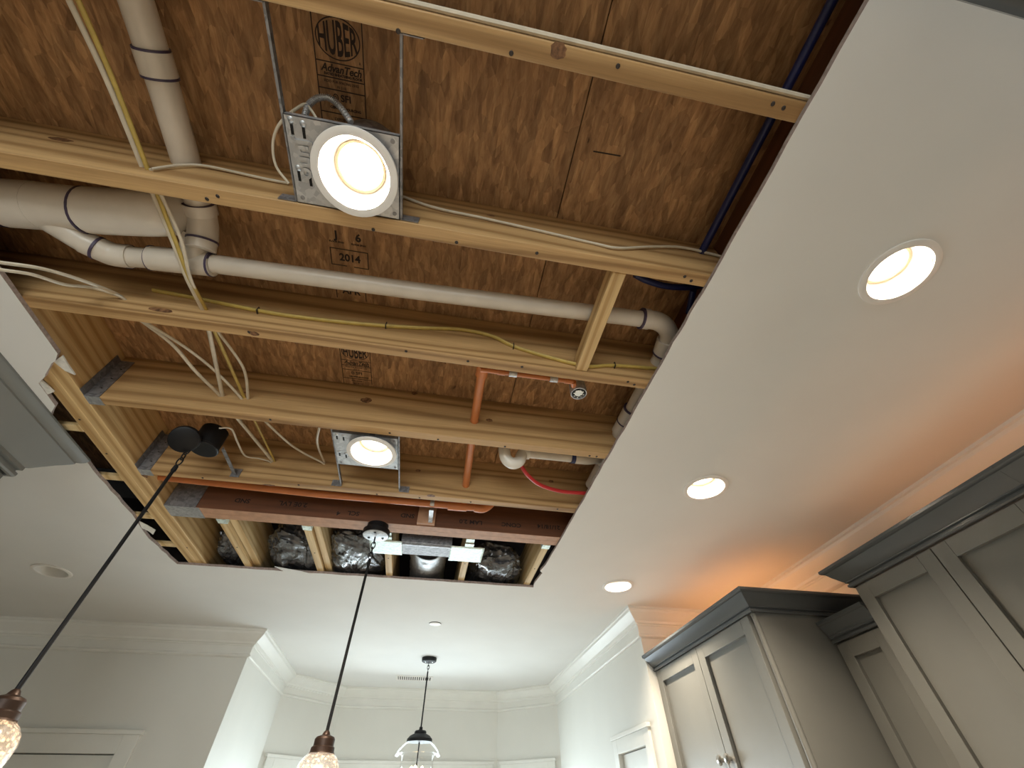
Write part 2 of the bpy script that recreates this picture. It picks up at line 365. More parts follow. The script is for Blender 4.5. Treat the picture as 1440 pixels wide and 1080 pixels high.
# walls
def wall(name, a, b, holes=(), h=ZJ, th=.12):
    a, b = Vector(a), Vector(b); L = (b - a).length; d = (b - a) / L; out = Vector((d.y, -d.x)); mb = MB()
    def seg(u0, u1, z0, z1):
        if u1 - u0 < 1e-4 or z1 - z0 < 1e-4: return
        q = [a + d * u0, a + d * u1, a + d * u1 + out * th, a + d * u0 + out * th]
        mb.add([(p.x, p.y, z) for z in (z0, z1) for p in q], [(0, 1, 2, 3), (7, 6, 5, 4), (0, 4, 5, 1), (1, 5, 6, 2), (2, 6, 7, 3), (3, 7, 4, 0)])
    u = 0
    for (u0, u1, z0, z1) in sorted(holes): seg(u, u0, 0, h); seg(u0, u1, 0, z0); seg(u0, u1, z1, h); u = u1
    seg(u, L, 0, h)
    return struct(mb.build(name, 'wall_paint', smooth=False))
def opening(name, a, b, u0, u1, z0, z1, case=.085, glazed=True, mull=1, casing_top=None):
    """casing, and either a sash with panes or a panelled slab, in a wall from a to b"""
    a, b = Vector(a), Vector(b); d = (b - a).normalized(); out = Vector((d.y, -d.x)); mb = MB()
    root = MB()
    def bx(mb, x0, x1, zz0, zz1, o0, o1):
        q = [a + d * x0 + out * o0, a + d * x1 + out * o0, a + d * x1 + out * o1, a + d * x0 + out * o1]
        mb.add([(p.x, p.y, z) for z in (zz0, zz1) for p in q], [(0, 1, 2, 3), (7, 6, 5, 4), (0, 4, 5, 1), (1, 5, 6, 2), (2, 6, 7, 3), (3, 7, 4, 0)])
    for (x0, x1, y0, y1) in ((u0 - case, u0, z0, z1 + case), (u1, u1 + case, z0, z1 + case), (u0, u1, z1, z1 + case)):
        bx(root, x0, x1, y0, y1, -.018, .0)
    bx(root, u0 - case - .012, u1 + case + .012, z1 + case, z1 + case + .022, -.028, 0)
    if glazed: bx(root, u0 - case - .02, u1 + case + .02, z0 - .03, z0, -.05, 0)
    o = struct(root.build(name, 'trim_paint', smooth=False, bevel=.002))
    if glazed:
        w = (u1 - u0) / mull
        for i in range(mull):
            s0 = u0 + i * w; s1 = s0 + w; fr = MB()
            for (x0, x1, y0, y1) in ((s0, s0 + .05, z0, z1), (s1 - .05, s1, z0, z1), (s0 + .05, s1 - .05, z1 - .05, z1), (s0 + .05, s1 - .05, z0, z0 + .06), (s0 + .05, s1 - .05, (z0 + z1) / 2 - .02, (z0 + z1) / 2 + .02)):
                bx(fr, x0, x1, y0, y1, .03, .07)
            f = fr.build('sash', 'window_glass_frame', o, smooth=False)
            for (y0, y1) in ((z0 + .06, (z0 + z1) / 2 - .02), ((z0 + z1) / 2 + .02, z1 - .05)):
                g = MB(); bx(g, s0 + .05, s1 - .05, y0, y1, .048, .052); g.build('pane', 'window_glass', f, smooth=False)
    else:
        ds = MB(); bx(ds, u0 - .02, u1 + .02, z0, z1 + .03, .052, .062); ds.build('door_stop', 'void_board', o, smooth=False)  # dark sheet added behind the slab: blocks leaking light, darkens the gap
        sl = MB(); bx(sl, u0 + .004, u1 - .004, z0, z1 - .005, .012, .05); s = sl.build('door_slab', 'trim_paint', o, smooth=False)
        for (y0, y1) in ((z0 + .2, z0 + .95), (z0 + 1.1, z1 - .14)):
            p = MB()
            bx(p, u0 + .10, u1 - .10, y0, y0 + .02, .004, .012); bx(p, u0 + .10, u1 - .10, y1 - .02, y1, .004, .012); bx(p, u0 + .10, u0 + .12, y0 + .02, y1 - .02, .004, .012); bx(p, u1 - .12, u1 - .10, y0 + .02, y1 - .02, .004, .012)
            p.build('panel_moulding', 'trim_paint', s, smooth=False)
    return o
wall('wall_right', ROOM[0], ROOM[1])
wall('wall_return', (2.21, 2.86), ROOM[2])
hr = (.20, .66, 0, 2.05)
wall('wall_nook_right', (1.385, 2.98), ROOM[3], [(hr[0] - .12, hr[1] - .12, 0, 2.05)])
opening('door_2', (1.385, 2.86), ROOM[3], hr[0], hr[1], 0, 2.05, .075, glazed=False)
def diagwin(name, wname, a, b, u0, u1, mull):
    wall(wname, a, b, [(u0, u1, .8, 2.07)]); opening(name, a, b, u0, u1, .8, 2.07, .075, True, mull)
diagwin('window_1', 'wall_nook_angled_right', ROOM[3], ROOM[4], .13, .57, 1)
diagwin('window_2', 'wall_far', ROOM[4], ROOM[5], .12, 1.50, 2)
diagwin('window_3', 'wall_nook_angled_left', ROOM[5], ROOM[6], .13, .57, 1)
wall('wall_nook_left', ROOM[6], (-1.245, 3.86))
dl0 = .525
wall('wall_pantry', ROOM[7], ROOM[8], [(dl0, dl0 + .76, 0, 2.04)])
opening('door_1', ROOM[7], ROOM[8], dl0, dl0 + .76, 0, 2.04, .09, glazed=False)
wall('wall_hall', (-4.6, 3.86), ROOM[9])
wall('wall_back', (-4.72, -4.6), (2.21, -4.6), [(2.0, 5.4, .1, 2.3)])
opening('added_back_window', (-4.72, -4.6), (2.21, -4.6), 2.0, 5.4, .1, 2.3, .09, True, 3)  # unseen window, added so fill light can enter from behind
wall('wall_left', (-2.16, 1.52), (-2.16, -2.2))
# crown moulding of the room: crown, flat frieze and bottom bead, mitred
CROWN = [(0, ZC), (.088, ZC), (.088, ZC - .012), (.080, ZC - .017), (.076, ZC - .030), (.062, ZC - .046), (.046, ZC - .062), (.034, ZC - .072), (.030, ZC - .084), (.020, ZC - .088), (.018, ZC - .094),
         (.012, ZC - .096), (.012, ZC - .145), (.020, ZC - .150), (.020, ZC - .158), (.012, ZC - .164), (0, ZC - .166)]
struct(MB().sweep(CROWN, ROOM, closed=True).build('trim_1', 'trim_paint', ang=.35), 'white crown moulding with flat frieze along the walls')
# ------------------------------------------------------------------ subfloor panels above the joists
sub = struct(MB().box(-4.7, 2.25, -4.8, 2.05, ZS + .0185, ZS + .03).build('subfloor', 'dark_cover', smooth=False), 'brown strand board subfloor seen from below')
def panel(x0, x1, y0, y1): return MB().box(x0, x1, y0, y1, ZS, ZS + .018).build('panel', 'osb', sub, smooth=False)
PAN = [panel(-2.213, .2235, -.74, .478), panel(.2265, 2.2, -.74, .478), panel(-1.8, .2235, .4805, 1.698), panel(.2265, 2.2, .4805, 1.698), panel(-2.4, -.4, 1.7005, 2.05), panel(-.397, 2.2, 1.7005, 2.05), panel(-4.6, 2.2, -1.96, -.743), panel(-4.6, -2.216, -.74, .478), panel(-4.6, -1.803, .4805, 1.698)]
rb = MB().box(-4.7, 2.25, 2.051, 4.2, 3.9, 3.92).build('dark_cover', 'dark_cover', smooth=False); struct(rb, 'dark cover added high over the far bays to keep them black')  # high dark cover, added so the far bays stay black
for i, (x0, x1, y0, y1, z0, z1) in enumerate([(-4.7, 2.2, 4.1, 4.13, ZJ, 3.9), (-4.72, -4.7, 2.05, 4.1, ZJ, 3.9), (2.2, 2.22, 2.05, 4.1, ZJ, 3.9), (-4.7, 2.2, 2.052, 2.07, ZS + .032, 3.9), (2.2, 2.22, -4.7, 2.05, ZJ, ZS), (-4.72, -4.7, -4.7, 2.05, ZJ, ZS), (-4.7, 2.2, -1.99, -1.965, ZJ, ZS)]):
    struct(MB().box(x0, x1, y0, y1, z0, z1).build('trim_%d' % (i + 2), 'void_board', smooth=False), 'dark board added to keep outside light out of the joist cavity')  # unseen boards added to stop light leaking in at the edges
# ------------------------------------------------------------------ ink stamps on the panels
def ink_lines(parent, segs, w, name='stamp_border', mat='ink'):
    mb = MB()
    for (x0, y0, x1, y1) in segs:
        a = Vector((x0, y0, ZS - .0006)); b = Vector((x1, y1, ZS - .0006)); d = (b - a).normalized(); nr = Vector((-d.y, d.x, 0)) * w / 2; a = a - d * w / 2; b = b + d * w / 2
        q = [a + nr, b + nr, b - nr, a - nr]; mb.add(q + [p + Vector((0, 0, .0005)) for p in q], [(0, 1, 2, 3), (0, 4, 5, 1), (1, 5, 6, 2), (2, 6, 7, 3), (3, 7, 4, 0)])
    return mb.build(name, mat, parent, smooth=False)
def dtext(parent, txt, x, y, size, xs=1, bold=0, shear=0):
    return text_mesh(txt, 'ink', parent, frame_mat((x, y, ZS - .0006), (1, 0, 0), (0, -1, 0)), size, .0003, xs, 'stamp_lettering', bold, shear)
def ring(parent, cx, cy, rx, ry, w, n=40):
    mb = MB(); vs = []
    for k in range(n):
        c, s = math.cos(2 * math.pi * k / n), math.sin(2 * math.pi * k / n)
        vs += [(cx + rx * c, cy + ry * s, ZS - .0007), (cx + (rx - w) * c, cy + (ry - w) * s, ZS - .0007)]
    mb.add(vs, [(2 * k, 2 * k + 1, (2 * k + 3) % (2 * n), (2 * k + 2) % (2 * n)) for k in range(n)]); return mb.build('stamp_oval', 'ink', parent, smooth=False)
def huber(parent, x0, x1, y0, sy):
    cx = (x0 + x1) / 2; w = x1 - x0; Y = lambda t: y0 + t * sy
    ink_lines(parent, [(x0, y0 - .02, x0, Y(.245)), (x1, y0 - .02, x1, Y(.215)), (x0, Y(.088), x1, Y(.088)), (x0, Y(.118), x1, Y(.118)), (x0, Y(.142), x1, Y(.142)), (x0, Y(.192), x1, Y(.192))], .0024)
    ring(parent, cx, Y(.042), w * .455, .040 * sy, .0026)
    text_mesh('HUBER', 'ink', parent, frame_mat((cx, Y(.042), ZS - .0006), (1, 0, 0), (0, -1, 0)), .04, .0003, 1, 'stamp_lettering', .0007, 0, (w * .80, .066 * sy))
    dtext(parent, 'R', x1 - .008, Y(.080), .008)
    dtext(parent, 'AdvanTech', cx + .002, Y(.100), .0215, .95, .0006, .3)
    dtext(parent, 'RATED SHEATHING FLOOR', cx + .006, Y(.1115), .0072, 1.0, .0004)
    dtext(parent, 'SIZED FOR SPACING 23/32', cx, Y(.126), .0070, 1, .0001); dtext(parent, 'PS 2-10', cx, Y(.136), .0070)
    dtext(parent, 'SFI', cx + .008, Y(.158), .0205, 1.05, .0004); ring(parent, cx - .016, Y(.158), .0065, .0085, .0022, 16); ring(parent, cx - .016, Y(.158), .003, .0045, .0016, 12)
    dtext(parent, 'CERTIFIED SOURCING', cx + .006, Y(.180), .0075, 1, .0003)
    dtext(parent, 'EXPOSURE 1', cx, Y(.205), .0085); dtext(parent, 'T&G 24 OC', cx, Y(.22), .0085)
huber(PAN[0], -.430, -.3195, .093, 1.0)
for x, ch in ((-.428, 'J'), (-.362, '6')):
    dtext(PAN[2], ch, x, .612, .034, 1, .0012); dtext(PAN[2], 'FLOOR SPAN', x, .634, .0075, 1, .0003)
ink_lines(PAN[2], [(-.450, .656, -.336, .656), (-.450, .656, -.450, .712), (-.336, .656, -.336, .712), (-.450, .712, -.405, .712), (-.380, .712, -.336, .712)], .0028)
dtext(PAN[2], '2014', -.392, .684, .034, .95, .0010)
ink_lines(PAN[2], [(-.446, .77, -.446, .835), (-.350, .77, -.350, .835), (-.446, .77, -.350, .77)], .0028); dtext(PAN[2], 'APR', -.397, .805, .034, .95, .0010)
huber(PAN[2], -.4605, -.3495, 1.035, .92)
ink_lines(PAN[1], [(.278, .252, .351, .250)], .0035, 'ink_mark')
# ================================================================== JOISTS
nail_me = None
def nail(parent, p, r=.0042):
    global nail_me
    if nail_me is None:
        mb = MB(); mb.lathe([(.0001, -.0016), (.0032, -.0012), (.0042, 0)], (0, 0, 0), 8); mb.disc((0, 0, 0), .0042, 8, down=False)
        t = mb.build('nail', 'nail_steel', None, origin=(0, 0, 0)); nail_me = t.data; bpy.data.objects.remove(t)
    o = bpy.data.objects.new('nail', nail_me); COL.objects.link(o); o.parent = parent; o.location = Vector(p) - ORG[parent]; o.scale = (r / .0042,) * 3
def joist_x(y1, x0, x1, label, w=.038, name='floor_joist', mat='pine_x', z1=ZS, grp='floor joists across the opening'):
    return tag(MB().box(x0, x1, y1 - w, y1, ZJ, z1).build(name, mat, bevel=.0025), label, 'joist', grp)
J0 = joist_x(-.322, -2.4, .728, 'pine floor joist behind the topmost one, over the camera')
J1 = joist_x(.080, -2.4, .728, 'pine floor joist at the top of the picture with a dark knot underneath')
J2 = joist_x(.480, -2.4, .728, 'pine floor joist passing just below the large lit downlight')
J3 = joist_x(.880, -2.4, .728, 'pine floor joist with a yellow cable stapled along its face')
J4 = joist_x(1.281, -1.264, .728, 'pine floor joist between the sprinkler head and the smaller lit downlight')
J5 = joist_x(1.713, -1.264, .728, 'pine floor joist just above the long orange pipe')
def knot(parent, px, k, v, rx, rz, seed=0):
    """a dark oval knot, slightly proud, on a joist face"""
    c = {'z': az, 'y': ay}[k](*px, v); mb = MB(); n = 18; r = random.Random(seed); vs = [c + (Vector((0, -.0012, 0)) if k == 'y' else Vector((0, 0, -.0012)))]
    for i in range(n):
        t = 2 * math.pi * i / n; q = 1 + r.uniform(-.12, .12)
        vs.append(c + (Vector((rx * q * math.cos(t), -.0003, rz * q * math.sin(t))) if k == 'y' else Vector((rx * q * math.cos(t), rz * q * math.sin(t), -.0003))))
    mb.add(vs, [(0, 1 + i, 1 + (i + 1) % n) for i in range(n)]); mb.build('knot', 'knot_wood', parent)
n_ = N('knot_wood'); n_.P(Roughness=.6)
kw = n_.n('ShaderNodeTexNoise'); kw.inputs['Scale'].default_value = 90; kw.inputs['Detail'].default_value = 4; n_.l(n_.coord((1, 1, 1)), kw.inputs[0]); n_.l(n_.ramp(kw.outputs[0], [(.35, (.085, .035, .012)), (.7, (.27, .13, .055))]), n_.b.inputs['Base Color'])
knot(J1, (785, 71), 'z', ZJ, .016, .014, 1)
knot(J2, (85, 196), 'y', .442, .026, .011, 2); knot(J2, (690, 303), 'y', .442, .012, .006, 3)
knot(J3, (226, 436), 'y', .842, .034, .010, 4)
knot(J4, (515, 563), 'y', 1.243, .021, .014, 5); knot(J4, (583, 553), 'y', 1.243, .012, .010, 6); knot(J4, (688, 591), 'y', 1.243, .014, .009, 7); knot(J4, (345, 552), 'y', 1.243, .01, .005, 12)
knot(J5, (588, 662), 'y', 1.675, .012, .008, 8); knot(J5, (775, 677), 'y', 1.675, .014, .008, 9); knot(J5, (606, 697), 'z', ZJ, .02, .010, 21); knot(J3, (357, 469), 'z', ZJ, .016, .008, 10); knot(J5, (378, 682), 'z', ZJ, .026, .006, 11)
for j, L in ((J1, ((560, 44), (719, 75), (869, 93), (1087, 146), (1102, 152))), (J2, ((291, 280), (306, 276), (525, 323), (642, 341), (755, 356), (963, 389), (972, 395))), (J3, ((571, 494), (658, 508), (734, 516), (883, 537), (892, 541), (350, 467))),
             (J4, ((380, 590), (548, 609), (616, 618), (710, 628), (829, 641), (839, 642))), (J5, ((285, 672), (420, 682), (530, 695), (590, 700), (662, 706), (784, 716)))):
    for p in L: nail(j, az(*p, ZJ - .0002), .0048)
# engineered beam (two plies), dark factory stamp, wood block on its face
LV = thing('engineered_beam', (0, 2.005, ZJ), 'reddish brown engineered lumber beam at the far side of the opening', 'beam')
MB().box(-1.264, .728, 1.960, 2.0042, ZJ + .0014, ZS).build('ply', ['lvl_x'], LV, bevel=.001); MB().box(-1.264, .728, 2.0048, 2.049, ZJ + .0014, ZS).build('ply', ['lvl_x'], LV, bevel=.001)
for y0, y1 in ((1.9605, 2.0037), (2.0053, 2.0485)): MB().box(-1.263, .727, y0, y1, ZJ, ZJ + .0016).build('bottom_edge', 'lvl_edge', LV)
def lvltext(txt, x, z, s): return text_mesh(txt, 'ink', LV, frame_mat((x, 1.9594, z), (-1, 0, 0), (0, 0, -1)), s, .0003, 1.15, 'stamp_lettering', .0008)
for t, x, z, s in (('SND', -.95, 2.795, .03), ('2.0E LVL', -.72, 2.800, .032), ('4', -.50, 2.772, .03), ('SCL', -.43, 2.778, .03), ('SND', -.17, 2.79, .03), ('LAM 2.0', .15, 2.785, .030), ('CONC', .36, 2.788, .030), ('21/18/14', .56, 2.795, .030)): lvltext(t, x, z, s)
tag(MB().box(-.118, -.030, 1.936, 1.9595, ZJ + .004, 2.85).build('wood_block', 'lvl_edge', bevel=.002), 'small wood block fixed to the reddish beam under the pipe strap', 'block')
# right flush beam, mostly hidden over the drywall
tag(MB().box(.732, .822, -1.9, 2.9, ZJ, ZS).build('flush_beam', 'lvl_y', bevel=.002), 'dark engineered beam in shadow above the right drywall edge', 'beam')
# header along the left side: two plies
HD = thing('header_beam', (-1.312, 1.7, ZJ), 'doubled pine header running along the left side of the opening', 'beam')
MB().box(-1.2665 - .0475, -1.2665, .882, 3.6, ZJ, ZS).build('ply', 'pine_y', HD, bevel=.003); MB().box(-1.362, -1.3145, .882, 3.6, ZJ, ZS).build('ply', 'pine_y', HD, bevel=.003)
nail(HD, az(150, 638, ZJ)); nail(HD, az(263, 770, ZJ)); nail(HD, az(112, 590, ZJ))
knot(HD, (203, 668), 'z', ZJ, .012, .02, 15)
# short joists left of the header
for i, (y, lb) in enumerate(((1.438, 'furring strip seen in the dark gap beside the gray crown tip'), (1.765, 'furring strip seen in the dark gap just past the gray crown'), (2.09, 'furring strip seen in the dark gap crossed by the left pendant cord'), (2.385, 'furring strip seen in the dark gap near the far left corner'))):
    tag(MB().box(-2.6, -1.3625, y - .018, y + .018, ZJ, ZJ + .016).build('furring_strip', 'pine_pale', bevel=.002), 'pale ' + lb, 'strip', 'furring strips left of the header')
# far joists running away from the beam, each with a hanger
FX = (-1.047, -.653, -.262, .163, .568)
FL = ('leftmost joist stub past the reddish beam, beside the header', 'second joist stub from the left past the reddish beam', 'joist stub under the left pale green plate', 'joist stub under the right pale green plate', 'rightmost joist stub past the reddish beam')
for i, x in enumerate(FX):
    j = tag(MB().box(x - .019, x + .019, 2.051, 3.7, ZJ, ZS).build('ceiling_joist', 'pine_pale', bevel=.0025), 'pale pine ' + FL[i], 'joist', 'ceiling joists past the beam')
    hb = MB(); hb.box(x - .021, x + .021, 2.053, 2.095, ZJ - .0016, ZJ - .0004); hb.box(x - .0215, x - .0195, 2.053, 2.095, ZJ - .0015, ZJ + .15); hb.box(x + .0195, x + .0215, 2.053, 2.095, ZJ - .0015, ZJ + .15); hb.build('joist_hanger', 'bright_plate', j, smooth=False)
    nail(j, (x, 2.35, ZJ - .0002))
    if i < 2:
        MB().box(x + .024, x + .060, 2.052, 3.7, ZJ + .015, ZS).build('sister_board', 'pine_pale', j, bevel=.002)
# hangers of the joists on the header
def hanger(y, w, z0, x=-1.2645, parent=None, mat='galvanized_dull'):
    mb = MB(); L = .048
    mb.box(x, x + L, y - w / 2 - .0022, y - w / 2 - .0006, z0 - .002, ZS - .03); mb.box(x, x + L, y + w / 2 + .0006, y + w / 2 + .0022, z0 - .002, ZS - .03)
    h = mb.build('joist_hanger', mat, parent, smooth=False)
    MB().box(x, x + L, y - w / 2 - .002, y + w / 2 + .002, z0 - .0022, z0 - .0006).build('seat_plate', 'galvanized', h, smooth=False)
    fl = MB(); fl.box(x, x + .0016, y - w / 2 - .030, y - w / 2 - .002, z0, ZS - .03); fl.build('flange', mat, h, smooth=False)
    for zz in (.04, .09, .14): nail(h, (x + .03, y - w / 2 - .0028, z0 + zz), .004)
hanger(1.262, .038, ZJ, parent=J4); hanger(1.694, .038, ZJ, parent=J5)
hm = MB(); hm.box(-1.264, -1.13, 1.9565, 1.9588, ZJ - .003, 2.91).build('joist_hanger', 'galvanized_dull', LV, smooth=False)
MB().box(-1.264, -1.115, 1.957, 2.052, ZJ - .0032, ZJ - .0014).build('seat_plate', 'galvanized', LV, smooth=False)
# flat blocking between the joists
tag(MB().box(.3735, .4125, .4815, .8405, ZJ + .004, ZJ + .060).build('blocking', 'pine_y', bevel=.0025), 'short pine block bridging two joists beside the white pipe elbow', 'block')
# ================================================================== INSULATION BAGS AND PLATES IN THE FAR BAYS
def bag(cx, cy, cz, rx, ry, rz, seed, label):
    mb = MB(); nu, nv = 96, 60; vs = []
    for j in range(nv + 1):
        ph = -math.pi / 2 + math.pi * j / nv
        for i in range(nu):
            th = 2 * math.pi * i / nu; d = Vector((math.cos(ph) * math.cos(th), math.cos(ph) * math.sin(th), math.sin(ph)))
            d = Vector([math.copysign(abs(c) ** .72, c) for c in d]); w = d + Vector((noise.noise(d * 2 + Vector((seed, 0, 0))), noise.noise(d * 2 + Vector((0, seed, 3))), 0)) * .5
            q = noise.noise(d * 1.9 + Vector((seed * 3.1, 0, 0))) * .16
            q += (1 - abs(noise.noise(Vector((w.x * 3.2, w.y * 1.6, w.z * 3.2)) + Vector((0, seed, 0))))) ** 3 * .10 + (1 - abs(noise.noise(Vector((w.x * 4 + w.y * 5, w.y * 3 - w.x * 4, w.z * 7)) + Vector((seed * 2, 0, 5))))) ** 7 * .05
            d = d * (1 + q - .1); vs.append((cx + d.x * rx, cy + d.y * ry, cz + d.z * rz))
    fs = [(j * nu + i, j * nu + (i + 1) % nu, (j + 1) * nu + (i + 1) % nu, (j + 1) * nu + i) for j in range(nv) for i in range(nu)]
    mb.add(vs, fs); return tag(mb.build('insulation_bag', 'poly_film', ang=1.6), label, 'insulation', 'plastic wrapped insulation in the far bays')
bag(-.815, 2.66, 2.84, .150, .36, .085, 1, 'clear plastic wrapped insulation between the first two joist stubs from left')
bag(-.46, 2.62, 2.83, .155, .40, .080, 2, 'clear plastic wrapped insulation behind the second pendant cord')
bag(.365, 2.68, 2.84, .165, .32, .085, 4, 'clear plastic wrapped insulation right of the right pale green plate')
bag(-1.165, 2.68, 2.85, .075, .26, .07, 5, 'small dark plastic wrapped insulation beside the header corner')
# insulated flexible duct between the plates
fd = thing('flexible_duct', (-.05, 2.5, 2.80), 'silver ribbed flexible duct end behind the gray box between the plates', 'duct')
mb = MB(); prof = []
for k in range(40): prof.append((-.05, 2.38 + k * .02, .105 + (.005 if k % 2 else 0)))
vs = []; n = 28
for (x, y, r) in prof:
    for i in range(n):
        q = r + .006 * noise.noise(Vector((i * .9, y * 40, 0))); vs.append((x + q * math.cos(2 * math.pi * i / n), y + .004 * noise.noise(Vector((i * .7, y * 30, 4))), 2.865 + q * math.sin(2 * math.pi * i / n)))
mb.add(vs, [(k * n + i, k * n + (i + 1) % n, (k + 1) * n + (i + 1) % n, (k + 1) * n + i) for k in range(39) for i in range(n)]); mb.build('ribbed_sleeve', 'galvanized', fd, ang=1.5)
mb = MB(); mb.add([(-.05 + .10 * math.cos(2 * math.pi * i / n), 2.382, 2.865 + .10 * math.sin(2 * math.pi * i / n)) for i in range(n)], [tuple(range(n))]); mb.build('end_cap', 'poly_film', fd)
bxm = thing('duct_boot', (-.06, 2.2, ZJ), 'gray sheet metal box held between two pale green plates', 'duct box')
MB().box(-.192, .072, 2.142, 2.270, ZJ - .006, ZJ + .006).build('bottom_pan', 'galvanized_dull', bxm, bevel=.001); MB().box(-.192, .072, 2.130, 2.142, ZJ - .004, ZJ + .06).build('front_lip', 'galvanized_dull', bxm, bevel=.001); MB().box(-.19, .07, 2.150, 2.156, ZJ - .010, ZJ - .006).build('seam', 'galvanized', bxm)
for x0, x1, y0, y1, tx, lb in ((-.352, -.186, 2.122, 2.278, -.262, 'pale green steel protector plate partly behind the black ceiling canopy'), (.066, .247, 2.130, 2.305, .163, 'pale green steel protector plate beside the black opening')):
    p = thing('protector_plate', ((x0 + x1) / 2, (y0 + y1) / 2, ZJ - .004), lb, 'metal plate', 'pale green steel plates')
    mb = MB(); nx, ny = 12, 10; vs = []
    for j in range(ny + 1):
        for i in range(nx + 1): u, v = i / nx, j / ny; vs.append((x0 + (x1 - x0) * u, y0 + (y1 - y0) * v, ZJ - .0075 + .0012 * noise.noise(Vector((u * 6, v * 6, x0 * 9)))))
    mb.add(vs, [(j * (nx + 1) + i, j * (nx + 1) + i + 1, (j + 1) * (nx + 1) + i + 1, (j + 1) * (nx + 1) + i) for j in range(ny) for i in range(nx)])
    o = mb.build('plate', 'bright_plate', p, ang=1.5); so = o.modifiers.new('thick', 'SOLIDIFY'); so.thickness = .002; so.offset = 1
    MB().box(tx - .024, tx + .024, y0 - .034, y0 + .004, ZJ - .0065, ZJ - .0045).build('tab', 'bright_plate', p, bevel=.001)
# ================================================================== RECESSED DOWNLIGHTS
def downlight(name, x, y, label, lit=True, plate=None, z=ZC):
    o = thing(name, (x, y, z), label, 'downlight', 'recessed downlights')
    zz = Vector((x, y, z))
    MB().lathe([(.096, -.001), (.0955, -.004), (.086, -.0065), (.078, -.005), (.0745, .002), (.0745, .0035), (.096, .0005)], zz, 56, close=True).build('trim_ring', 'light_trim', o, ang=.9)
    if lit:
        MB().lathe([(.0745, .0), (.070, .012), (.064, .035), (.058, .050)], zz, 48).build('baffle', 'lamp_baffle', o, ang=1)
        MB().lathe([(.058, .050), (.0575, .046), (.052, .047), (.0515, .0535)], zz, 48).build('lens_ring', 'lens_ring', o, ang=.5)
        MB().disc(zz + Vector((0, 0, .0535)), .0515, 48).build('lens', 'led_lens', o)
        l = bpy.data.lights.new('led', 'AREA'); l.shape = 'DISK'; l.size = .09; l.energy = LEDW; l.color = LEDCOL; l.spread = math.radians(112)
        lo = bpy.data.objects.new('led', l); COL.objects.link(lo); lo.parent = o; lo.location = (0, 0, .050)
    else:
        MB().lathe([(.0745, .0), (.074, .03), (.070, .075)], zz, 48).build('baffle', 'lamp_baffle', o, ang=1)
        MB().lathe([(.0, .045), (.03, .046), (.05, .055), (.069, .075)], zz, 32).build('reflector_bulb', 'white_fitting', o, ang=1)
    MB().lathe([(.080, .004), (.080, .15), (.0, .152)], zz, 32).build('housing', 'galvanized_dull', o, ang=.5)
    return o
LA = downlight('recessed_downlight', -.2915, .346, 'large lit downlight on a stamped metal plate, highest in the picture')
LB = downlight('recessed_downlight', -.303, 1.379, 'lit downlight on a metal plate between joists above the second pendant')
downlight('recessed_downlight', *DL[0], 'lit downlight in the drywall at the far right of the picture')
downlight('recessed_downlight', *DL[1], 'lit downlight in the drywall, middle one of the right-hand row')
downlight('recessed_downlight', *DL[2], 'lit downlight in the drywall nearest the tall gray cabinet')
downlight('recessed_downlight', *DL[3], 'unlit downlight in the drywall by the left pendant cord', lit=False)
